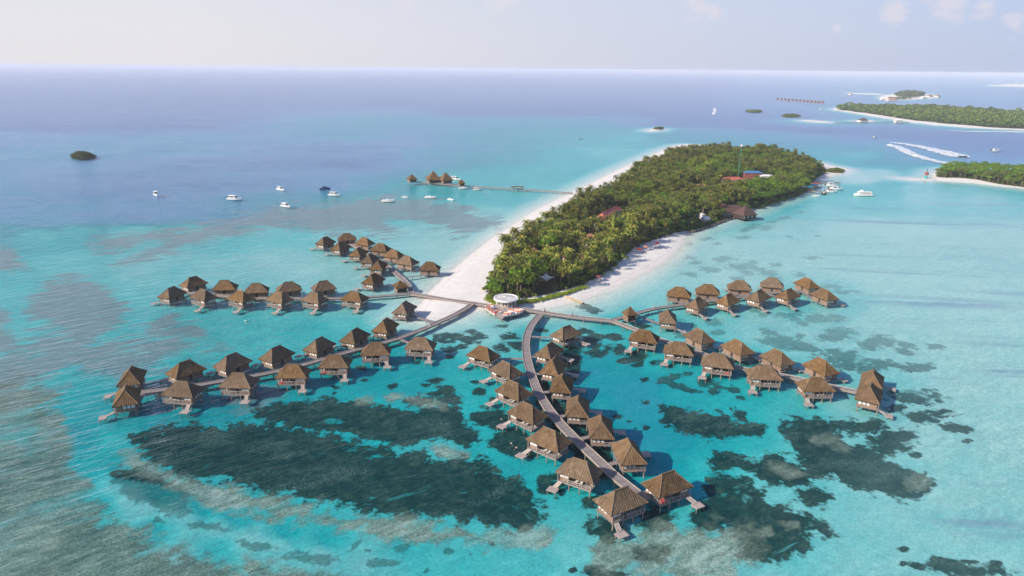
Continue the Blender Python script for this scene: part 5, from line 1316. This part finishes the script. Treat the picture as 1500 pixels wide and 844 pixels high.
# ------------------------------------------------------------------ people
def person_mesh(name, mat, pose='stand'):
    """one continuous skinned body"""
    J = {'pel': ((0, 0, .93), .15), 'bel': ((0, .01, 1.1), .145), 'che': ((0, .01, 1.32), .165), 'nec': ((0, .01, 1.48), .065), 'hea': ((0, -.02, 1.62), .105), 'top': ((0, -.01, 1.72), .07)}
    E = [('pel', 'bel'), ('bel', 'che'), ('che', 'nec'), ('nec', 'hea'), ('hea', 'top')]
    for s, k in ((1, 'l'), (-1, 'r')):
        J['hip' + k] = ((.09 * s, 0, .88), .10); J['kne' + k] = ((.10 * s, -.03 * s, .48), .065); J['ank' + k] = ((.10 * s, .02, .09), .045); J['toe' + k] = ((.11 * s, -.14, .04), .04)
        J['sho' + k] = ((.19 * s, .01, 1.40), .06); J['elb' + k] = ((.25 * s, .03, 1.14), .045); J['han' + k] = ((.26 * s, -.06, .90), .035); J['fin' + k] = ((.26 * s, -.08, .80), .022)
        E += [('pel', 'hip' + k), ('hip' + k, 'kne' + k), ('kne' + k, 'ank' + k), ('ank' + k, 'toe' + k), ('che', 'sho' + k), ('sho' + k, 'elb' + k), ('elb' + k, 'han' + k), ('han' + k, 'fin' + k)]
    names = list(J); me = bpy.data.meshes.new(name); me.from_pydata([J[n][0] for n in names], [(names.index(a), names.index(b)) for a, b in E], [])
    o = bpy.data.objects.new(name, me); COL.objects.link(o)
    sk = o.modifiers.new('skin', 'SKIN'); o.modifiers.new('sub', 'SUBSURF').levels = 1
    lay = me.skin_vertices[0] if me.skin_vertices else None
    if lay is None: raise RuntimeError('no skin layer')
    for i, n in enumerate(names): lay.data[i].radius = (J[n][1], J[n][1]); lay.data[i].use_root = (n == 'pel')
    dg = bpy.context.evaluated_depsgraph_get(); out = bpy.data.meshes.new_from_object(o.evaluated_get(dg)); bpy.data.objects.remove(o)
    out.materials.clear(); out.materials.append(MAT['skin']); return out
BODY = person_mesh('person_body', 'skin')
def clothing(kind, mat):
    m = MB()
    if kind == 'top': m.lathe([(.17, .98), (.18, 1.2), (.215, 1.36), (.12, 1.46)], 12, squash=.8)
    if kind == 'trousers':
        for s in (-1, 1): m.tube([(.10 * s, 0, .94), (.105 * s, -.03 * s, .5), (.105 * s, .02, .2)], [.135, .095, .075], 8)
    if kind == 'hair': m.lathe([(.10, 1.60), (.125, 1.66), (.10, 1.73), (.03, 1.755)], 10, (0, .015))
    return m.mesh(kind, mat)
def person(label, px, top, legs, z, deg, swim=False):
    v = P(*px, z); o = obj('person', BODY); o.location = (v.x, v.y, z); o.rotation_euler = (0, 0, math.radians(deg)); tag(o, label, 'person', 'people')
    obj('shirt', clothing('top', top), o); obj('trousers', clothing('trousers', legs), o); obj('hair', clothing('hair', 'darkpaint'), o)
    if swim: o.rotation_euler = (math.radians(82), 0, math.radians(deg)); o.location.z = -.12
    return o
person('person in dark clothes standing on the boardwalk just right of the pavilion', (798,457.6), 'darkcloth', 'darkcloth', DECK_Z, 30)
person('person in dark clothes halfway along the boardwalk right of the pavilion', (838.5,463.6), 'darkcloth', 'navy', DECK_Z, -60)
person('person in white standing on the boardwalk at the sandy tip', (629,479), 'white', 'cushion', DECK_Z, 120)
person('person in a pink top on the boardwalk near the lone upper right villa', (957,452), 'orange', 'cushion', DECK_Z, 90)
person('swimmer nearer the fourth left villa over dark coral, yellow top', (732,612), 'yellowwood', 'darkcloth', 0, 30, True)
person('swimmer just below the yellow one over dark coral', (733,620), 'white', 'navy', 0, 80, True)
person('swimmer above the other in the dark coral by the fifth left villa', (751,653), 'cushion', 'darkcloth', 0, 200, True)
person('swimmer in white nearest the dark coral edge by the fifth left villa', (753,659), 'white', 'darkcloth', 0, 150, True)
person('swimmer off the middle left villas, farther out from the boats', (357.5,469), 'white', 'white', 0, 60, True)
person('swimmer off the middle left villas, nearer the camera of the two', (360,472.5), 'white', 'cushion', 0, 20, True)
# ------------------------------------------------------------------ trees
NP = np.random.default_rng(11)
def tone_mesh(name, quads, tones, m):
    """quads (n,4,3) as separate leaf faces, one tone each"""
    n = len(quads); me = np_mesh(name, quads.reshape(-1, 3), np.arange(n * 4).reshape(n, 4), m)
    set_attr(me, 'tone', np.repeat(tones, 4)); return me
def palm_crown(seed, fronds=17, seg=7, R=4.0):
    g = np.random.default_rng(seed); Q = []; T = []
    for i in range(fronds):
        az = 2 * math.pi * (i * .382 + g.uniform(-.05, .05)); el = math.radians(75 - 105 * (i / fronds) + g.uniform(-8, 8)); L = R * g.uniform(.85, 1.12)
        h = np.array([math.cos(az), math.sin(az), 0]); side = np.array([-math.sin(az), math.cos(az), 0])
        p = np.zeros(3); e = el; pts = [p.copy()]; step = L / seg
        for k in range(seg):
            p = p + step * (h * math.cos(e) + np.array([0, 0, math.sin(e)])); e -= math.radians(13 + 5 * k * .5) * g.uniform(.8, 1.2); pts.append(p.copy())
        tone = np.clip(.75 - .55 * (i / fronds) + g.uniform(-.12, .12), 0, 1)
        if i > fronds - 3 and g.random() < .6: tone = 1.0
        for k in range(seg):
            a, b = pts[k], pts[k + 1]; t = (k + .5) / seg; w = .62 * math.sin(math.pi * min(t * .86 + .14, 1)) ** .7
            for s in (-1, 1):
                for c in (.0, .5):
                    q0 = a + (b - a) * (c + .02); q1 = a + (b - a) * (c + .40)
                    fwd = (b - a) * .75; tip = side * s * w * g.uniform(.85, 1.15) + fwd + np.array([0, 0, -.32 * w - .12 * g.random()])
                    Q.append([q0, q1, q1 + tip, q0 + tip * .97]); T.append(np.clip(tone + g.uniform(-.08, .08), 0, 1))
    for i in range(5):                                                       # nut cluster
        a = 2 * math.pi * i / 5; c = np.array([.28 * math.cos(a), .28 * math.sin(a), -.3]); Q.append([c + [-.15, 0, -.15], c + [.15, 0, -.15], c + [.15, 0, .15], c + [-.15, 0, .15]]); T.append(.9)
    return np.array(Q), np.array(T)
def palm_trunk(seed, H):
    g = random.Random(seed); a = g.uniform(0, 6.3); lean = g.uniform(.06, .2) * H
    pts = [(lean * (t ** 1.8) * math.cos(a), lean * (t ** 1.8) * math.sin(a), -.4 + (H + .4) * t) for t in (0, .12, .3, .5, .7, .85, 1)]
    m = MB(); m.tube(pts, [.30, .22, .19, .17, .155, .145, .13], 7); return m.mesh('trunk', 'bark', smooth=True), pts[-1]
def leaf_crown(seed, R, Hc, n, size, lobes):
    """thousands of small leaf faces in uneven clumps, none inside the gaps between clumps"""
    g = np.random.default_rng(seed); Q = []; T = []
    cs = []
    for i in range(lobes):
        a = 2 * math.pi * (i * .382 + g.uniform(-.06, .06)); rr = R * math.sqrt((i + .5) / lobes) * .82; zz = Hc * (.62 - .5 * (rr / R) ** 1.6) + g.uniform(-.12, .14) * Hc
        cs.append((np.array([rr * math.cos(a), rr * math.sin(a), zz]), R * g.uniform(.24, .40)))
    per = n // lobes
    for c, r in cs:
        lt = g.uniform(-.2, .2)
        for _ in range(per):
            d = g.normal(size=3); d /= np.linalg.norm(d); d[2] = abs(d[2]) * 1.0 - .32 * (g.random() < .35)
            rad = r * g.uniform(.72, 1.08) * np.array([1, 1, .8]); p = c + d * rad
            nrm = d + g.normal(size=3) * .45; nrm /= np.linalg.norm(nrm)
            u = np.cross(nrm, [0, 0, 1]); u = u / (np.linalg.norm(u) + 1e-6); v = np.cross(nrm, u); ang = g.uniform(0, 6.3)
            u, v = u * math.cos(ang) + v * math.sin(ang), v * math.cos(ang) - u * math.sin(ang); s = size * g.uniform(.6, 1.25)
            Q.append([p - u * s * .5, p + v * s * .32, p + u * s * .5, p - v * s * .32]); T.append(np.clip(.5 + lt + g.normal() * .17, 0, 1))
    return np.array(Q), np.array(T)
def leaf_trunk(seed, H, R):
    g = random.Random(seed); m = MB(); m.tube([(0, 0, -.4), (.1, 0, H * .3), (.05, .1, H * .55)], [.42, .32, .26], 8)
    for k in range(6):
        a = 2 * math.pi * k / 6 + g.uniform(-.3, .3); r = R * g.uniform(.4, .7)
        m.tube([(.05, .1, H * (.42 + .02 * k)), (r * .5 * math.cos(a), r * .5 * math.sin(a), H * .68), (r * math.cos(a), r * math.sin(a), H * .86)], [.2, .13, .06], 6)
    return m.mesh('trunk', 'bark', smooth=True)

PALMS = []
for s in range(6):
    H = [8.5, 10, 11.5, 13, 9.2, 12][s]; q, t = palm_crown(100 + s, fronds=[17, 19, 16, 18, 15, 20][s], R=[3.9, 4.3, 4.0, 4.4, 3.6, 4.2][s])
    tm, top = palm_trunk(s, H); PALMS.append((tone_mesh('crown', q, t, 'palm'), tm, top, q, t))
LEAFS = []
for s in range(6):
    R = [4.6, 5.4, 4.0, 6.0, 3.4, 5.0][s]; H = [9.5, 11, 8.5, 11.5, 7.0, 10.0][s]; Hc = R * 1.15
    q, t = leaf_crown(200 + s, R, Hc, [1300, 1600, 1100, 1800, 900, 1400][s], .62, [13, 17, 11, 19, 9, 14][s]); base = np.array([0, 0, H - Hc * 1.0]); q = q + base
    LEAFS.append((tone_mesh('crown', q, t, 'leaf' if s % 3 else 'leaf2'), leaf_trunk(s, H, R), q, t))

def scatter(poly, spacing, jitter, inset, seed):
    g = np.random.default_rng(seed); lo, hi = poly.min(0), poly.max(0)
    nx, ny = int((hi[0] - lo[0]) / spacing) + 2, int((hi[1] - lo[1]) / spacing) + 2
    i, j = np.meshgrid(np.arange(nx), np.arange(ny)); x = lo[0] + (i + .5 * (j % 2)) * spacing; y = lo[1] + j * spacing * .9
    p = np.stack([x.ravel(), y.ravel()], 1) + g.uniform(-jitter, jitter, (nx * ny, 2)) * spacing
    s = sdf_poly(p, poly, 30.0); return p[s > inset], s[s > inset]
# clearings round the roofs (centre, radius), on the ground
CLEAR = [(o.location.x, o.location.y, max(o.dimensions[:2]) * .5 if max(o.dimensions[:2]) else 6) for o in []]
for nm in ('guest_building', 'bungalow', 'service_building', 'restaurant', 'beach_bar'):
    for o in [o for o in COL.objects if o.parent is None and o.name.split('.')[0] == nm]:
        w = [c for c in COL.objects if c.parent == o and c.name.split('.')[0] == 'roof'][0].data
        co = np.array([v.co[:] for v in w.vertices]); hx, hy = co[:, 0].max(), co[:, 1].max(); a = o.rotation_euler.z
        n = max(1, int(hx / max(hy, 1)))
        for k in range(-n, n + 1):
            t = (hx - hy) * k / max(n, 1) if hx > hy else 0; CLEAR.append((o.location.x + t * math.cos(a), o.location.y + t * math.sin(a), hy + 1.6))
CLEAR += [(*P(799, 424)[:2], 6.5), (*P(1080.5, 270)[:2], 4.0)]
def front_gap(x, y, h):
    """leave a low opening in front of a roof so that it shows from the air"""
    for (cx, cy, r) in CLEAR:
        if math.hypot(x - cx, y - cy) < r: return True
    return False
OPEN = [(*P(a, b)[:2], r, hmax) for a, b, r, hmax in [((886), 331, 15, 3.0), (897, 321, 14, 3.0), (904, 312, 12, 3.5), (864, 356, 11, 3), (841, 387, 12, 2.5), (778, 379, 8, 5), (1068, 277, 17, 3.5), (1080, 277, 17, 3.5), (1092, 274, 14, 3.5), (1103, 265, 16, 4), (1113, 277, 14, 4), (1124, 270, 12, 4), (1027, 285, 10, 6), (1091, 317, 10, 3), (1070, 315, 12, 4.5), (1057, 313, 7, 4.5), (1034, 325, 8, 3), (1027, 324, 7, 3), (799, 431, 6, 2)]]
def hlimit(x, y):
    h = 99
    for (cx, cy, r, hm) in OPEN:
        d = math.hypot(x - cx, y - cy)
        if d < r: h = min(h, hm)
    return h
CELLS = []
pl = TREES_G['long']
pts, sd = scatter(pl, 4.1, .36, .6, 3)
def hash2(x, y, s): return .5 + .5 * math.sin(x / s * 1.3 + 1.7 * math.sin(y / s * 1.1 + .6)) * math.cos(y / s * .9 + 1.2 * math.sin(x / s * .7))
TREE_LIST = []
g = random.Random(21)
px_, py_ = proj(np.column_stack([pts, np.zeros(len(pts))]))
for (x, y), d, px, py in zip(pts, sd, px_, py_):
    if front_gap(x, y, 0): continue
    right = np.interp(px, [720, 860, 960, 1080, 1200], [.06, .30, .52, .74, .6]); p_leaf = right * .75 + 1.1 * (hash2(x, y, 30) - .47)
    if d < 3.2 and px > 790: p_leaf = .75
    hm = hlimit(x, y)
    leaf = g.random() < p_leaf
    if leaf and d > 3.2 and g.random() < .50: continue                                   # broad crowns need more room
    if hm < 90:
        if g.random() < .55: continue
        sc = hm / 10.5 * g.uniform(.7, 1.0)
        if not leaf: leaf = g.random() < .6
    else: sc = g.uniform(.82, 1.16)
    if hm > 90: sc *= .66 + .46 * hash2(x + 40, y - 13, 17) + g.uniform(-.06, .06)
    if px > 1190: sc *= .55
    if d < 2.2 and px < 1000: sc *= g.uniform(.7, .95)
    if leaf and hm > 90: sc *= 1.30 if d > 4 else .72
    TREE_LIST.append((x, y, leaf, sc))
# broad trees leaning out over the water along the right shore
for p, d in resample(smooth_open([(v.x, v.y) for v in (P(a, b) for a, b in [(1108,304),(1130,297.5),(1150,291),(1169,284.5),(1182,276.5)])] , 2), 5.5): TREE_LIST.append((p.x + g.uniform(-1, 1), p.y + g.uniform(0, 2), True, g.uniform(.8, 1.1)))
for p, d in resample(smooth_open([(v.x, v.y) for v in (P(a, b) for a, b in [(1008,337.5),(1016,335)])] , 1), 5.5): TREE_LIST.append((p.x, p.y + 1, True, .7))
for p, d in resample(smooth_open([(v.x, v.y) for v in (P(a, b) for a, b in [(1044,325),(1052,322),(1062,318)])] , 1), 5.0): TREE_LIST.append((p.x, p.y + 1.5, True, .72))
TREE_LIST.sort(key=lambda t: math.hypot(t[0], t[1]))
pn = 0; ln = 0; MASS_Q = {'palm': [], 'leaf': []}; MASS_T = {'palm': [], 'leaf': []}
def rotq(q, a, s, off):
    c, sn = math.cos(a), math.sin(a); R = np.array([[c, -sn, 0], [sn, c, 0], [0, 0, 1]]); return (q @ R.T) * s + off
LWORDS = ['bushy olive-green broadleaf tree in the wood of the long island', 'bright green broadleaf tree in the wood of the long island']
for (x, y, leaf, sc) in TREE_LIST:
    rz = g.uniform(0, 6.28); z0 = 1.35
    if leaf:
        s = g.randrange(6); cr, tk, q, t = LEAFS[s]
        if ln < 235:
            ln += 1
            r = thing('broadleaf_tree', LWORDS[1 if s % 3 else 0], 'tree', (x, y, z0), rz, 'broadleaf trees in the island wood', (sc * g.uniform(.9, 1.15), sc * g.uniform(.9, 1.15), sc * g.uniform(.85, 1.1)))
            obj('trunk', tk, r); obj('crown', cr, r)
        else:
            MASS_Q['leaf'].append(rotq(q[::2], rz, sc, (x, y, z0))); MASS_T['leaf'].append(np.clip(t[::2] + g.uniform(-.15, .15), 0, 1))
    else:
        s = g.randrange(6); cr, tk, top, q, t = PALMS[s]
        if pn < 300:
            pn += 1
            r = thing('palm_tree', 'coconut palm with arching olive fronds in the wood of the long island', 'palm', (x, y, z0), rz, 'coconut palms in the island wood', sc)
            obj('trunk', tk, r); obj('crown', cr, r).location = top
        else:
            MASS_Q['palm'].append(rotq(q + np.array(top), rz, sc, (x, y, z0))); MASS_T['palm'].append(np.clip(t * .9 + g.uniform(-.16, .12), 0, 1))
for k, nm in (('palm', 'palm_wood'), ('leaf', 'broadleaf_wood')):
    tag(obj(nm, tone_mesh(nm, np.concatenate(MASS_Q[k]), np.concatenate(MASS_T[k]), k)), kind='stuff')
# undergrowth under the crowns
uq, ut = [], []
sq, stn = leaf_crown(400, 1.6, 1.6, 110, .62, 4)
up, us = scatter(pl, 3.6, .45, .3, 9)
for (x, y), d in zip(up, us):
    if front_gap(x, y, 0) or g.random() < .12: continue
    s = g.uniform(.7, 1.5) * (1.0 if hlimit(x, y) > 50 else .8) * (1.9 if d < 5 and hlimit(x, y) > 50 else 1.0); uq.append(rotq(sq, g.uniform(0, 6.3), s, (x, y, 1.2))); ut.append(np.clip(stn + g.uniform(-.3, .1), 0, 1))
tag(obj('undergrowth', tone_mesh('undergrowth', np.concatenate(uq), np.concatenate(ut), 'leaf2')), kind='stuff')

oq, ot = [], []
for p, d in resample(smooth_open([(v.x, v.y) for v in (P(a, b) for a, b in [(1006,340),(1016,337),(1040,329),(1052,324.5),(1064,320)])], 2), 2.0) + resample(smooth_open([(v.x, v.y) for v in (P(a, b) for a, b in [(1106,306),(1130,299),(1150,292.5),(1170,286),(1183,278)])], 2), 2.0):
    oq.append(rotq(sq, g.uniform(0, 6.3), g.uniform(1.2, 2.1), (p.x + g.uniform(-1, 1), p.y + g.uniform(0, 2.5), -.1))); ot.append(np.clip(stn + g.uniform(-.25, .1), 0, 1))
tag(obj('shore_scrub', tone_mesh('shore_scrub', np.concatenate(oq), np.concatenate(ot), 'leaf')), kind='stuff')

# clipped hedge round the front edge of the wood
def hedge():
    c = smooth_open([(p.x, p.y) for p in (P(x, y, 1.5) for x, y in [(716,434),(717,440),(724,444),(740,445),(765,442.5),(790,439.5),(812,434.5),(835,427.5),(858,420)])], 2)
    q, t = leaf_crown(77, 1.5, 1.4, 260, .36, 7); Q, T = [], []
    for p, d in resample(c, 1.0):
        for k in range(2): Q.append(rotq(q, g.uniform(0, 6.3), g.uniform(.7, 1.1), (p.x + g.uniform(-1, 1), p.y + g.uniform(-.6, 1.6), 1.0))); T.append(np.clip(t + .28 + g.uniform(-.1, .1), 0, 1))
    tag(obj('hedge', tone_mesh('hedge', np.concatenate(Q), np.concatenate(T), 'leaf')), 'bright green clipped hedge curving round the front edge of the palms', 'hedge')
hedge()

# wood on the near right island: individual broad trees
pts, sd = scatter(TREES_G['east_near'], 6.4, .36, .4, 31)
pv, pw = proj(np.column_stack([pts, np.zeros(len(pts))])); k = 0; EQ, ET = [], []
order = np.argsort(np.hypot(pts[:, 0], pts[:, 1]))
for i in order:
    x, y = pts[i]; s = g.randrange(6); cr, tk, q, t = LEAFS[s]; sc = g.uniform(.75, 1.15) * (.7 if sd[i] < 3 else 1)
    if pv[i] < 1520 and k < 62:
        k += 1; r = thing('broadleaf_tree', 'rounded green tree in the thicket of the near right island', 'tree', (x, y, 1.0), g.uniform(0, 6.28), 'trees of the near right island', sc)
        obj('trunk', tk, r); obj('crown', cr, r)
    else: EQ.append(rotq(q[::2], g.uniform(0, 6.3), sc, (x, y, 1.0))); ET.append(t[::2])
if EQ: tag(obj('thicket', tone_mesh('thicket', np.concatenate(EQ), np.concatenate(ET), 'leaf')), kind='stuff')
# undergrowth there
uq, ut = [], []
for (x, y), d in zip(*scatter(TREES_G['east_near'], 4.5, .45, .2, 33)):
    uq.append(rotq(sq[::2], g.uniform(0, 6.3), g.uniform(.9, 1.6), (x, y, .9))); ut.append(np.clip(stn[::2] + g.uniform(-.3, .1), 0, 1))
tag(obj('undergrowth', tone_mesh('undergrowth', np.concatenate(uq), np.concatenate(ut), 'leaf2')), kind='stuff')

# the far wooded islands read as one mass
def far_wood(name, poly, spacing, h, size, seed, n=46):
    q, t = leaf_crown(seed, 1.0, 1.0, n, .55, 6); q = q + np.array([0, 0, .25]); Q, T = [], []
    for (x, y), d in zip(*scatter(poly, spacing, .42, .3, seed)):
        s = size * (g.uniform(.55, 1.1) if g.random() < .8 else g.uniform(1.1, 1.6)); zz = h * g.uniform(.45, 1.0) * (1.35 if g.random() < .06 else 1) - s * .7
        a = rotq(q, g.uniform(0, 6.3), s, (x, y, max(zz, .3))); a[:, :, 2] = np.maximum(a[:, :, 2], .3); Q.append(a); T.append(np.clip(t + g.uniform(-.25, .25), 0, 1))
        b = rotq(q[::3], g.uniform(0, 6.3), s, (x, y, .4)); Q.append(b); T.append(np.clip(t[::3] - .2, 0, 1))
    return tag(obj(name, tone_mesh(name, np.concatenate(Q), np.concatenate(T), 'farleaf')), kind='stuff')
far_wood('distant_wood', TREES_G['east_far'], 8.5, 13, 6.5, 51)
far_wood('distant_wood', smooth_closed(G([(1312,143.5),(1316,138.5),(1335,137.2),(1350,139),(1354,142),(1335,144.2)]), 1), 14, 15, 10, 53, 30)
far_wood('distant_wood', smooth_closed(G([(1296,146.6),(1312,145.2),(1330,145.6),(1340,145.8),(1318,147.0)]), 1), 16, 7, 8, 54, 24)
def islet(label, poly, h, size, seed, sp):
    q, t = leaf_crown(seed, 1.0, 1.0, 120, .42, 8); Q, T = [], []
    for (x, y), d in zip(*scatter(smooth_closed(G(poly), 1), sp, .4, .2, seed)):
        s = size * g.uniform(.75, 1.2); hh = h * (.45 + .55 * min(1, d / 5))
        Q.append(rotq(q, g.uniform(0, 6.3), s, (x, y, max(-.1, hh - s * .9)))); T.append(np.clip(t + g.uniform(-.2, .2), 0, 1))
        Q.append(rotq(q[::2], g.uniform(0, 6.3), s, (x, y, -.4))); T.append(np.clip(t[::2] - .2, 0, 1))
    tag(obj('islet_bushes', tone_mesh('islet_bushes', np.concatenate(Q), np.concatenate(T), 'leaf2')), label, 'bushes')
islet('dense dark green bushes covering the lone islet at far left', [(104.5,231),(108,228.8),(125,227.8),(136,229.3),(137,232),(125,233.6),(110,233.4)], 6.2, 3.2, 61, 3.4)
islet('low green bushes on the small islet left of the far sandbars', [(1091,164.4),(1096,162.9),(1112,162.9),(1116,164),(1108,165.3)], 4.5, 4, 62, 5)
islet('low green bushes on the small islet just above the far sandbar', [(1144,170.8),(1150,168.9),(1167,169.3),(1172,171),(1160,172.2)], 4.5, 4, 63, 5)
islet('dark scrub on the tiny sandbank beyond the long island', [(958,189.6),(963,187.8),(971,188.2),(969,189.8),(963,190.2)], 4, 3.5, 64, 3.5)
islet('low scrub trailing along the far tip of the long island', [(1208,253.5),(1210,250.5),(1225,250),(1237,251.5),(1234,253.2),(1220,254.5)], 4, 2.6, 65, 2.6)
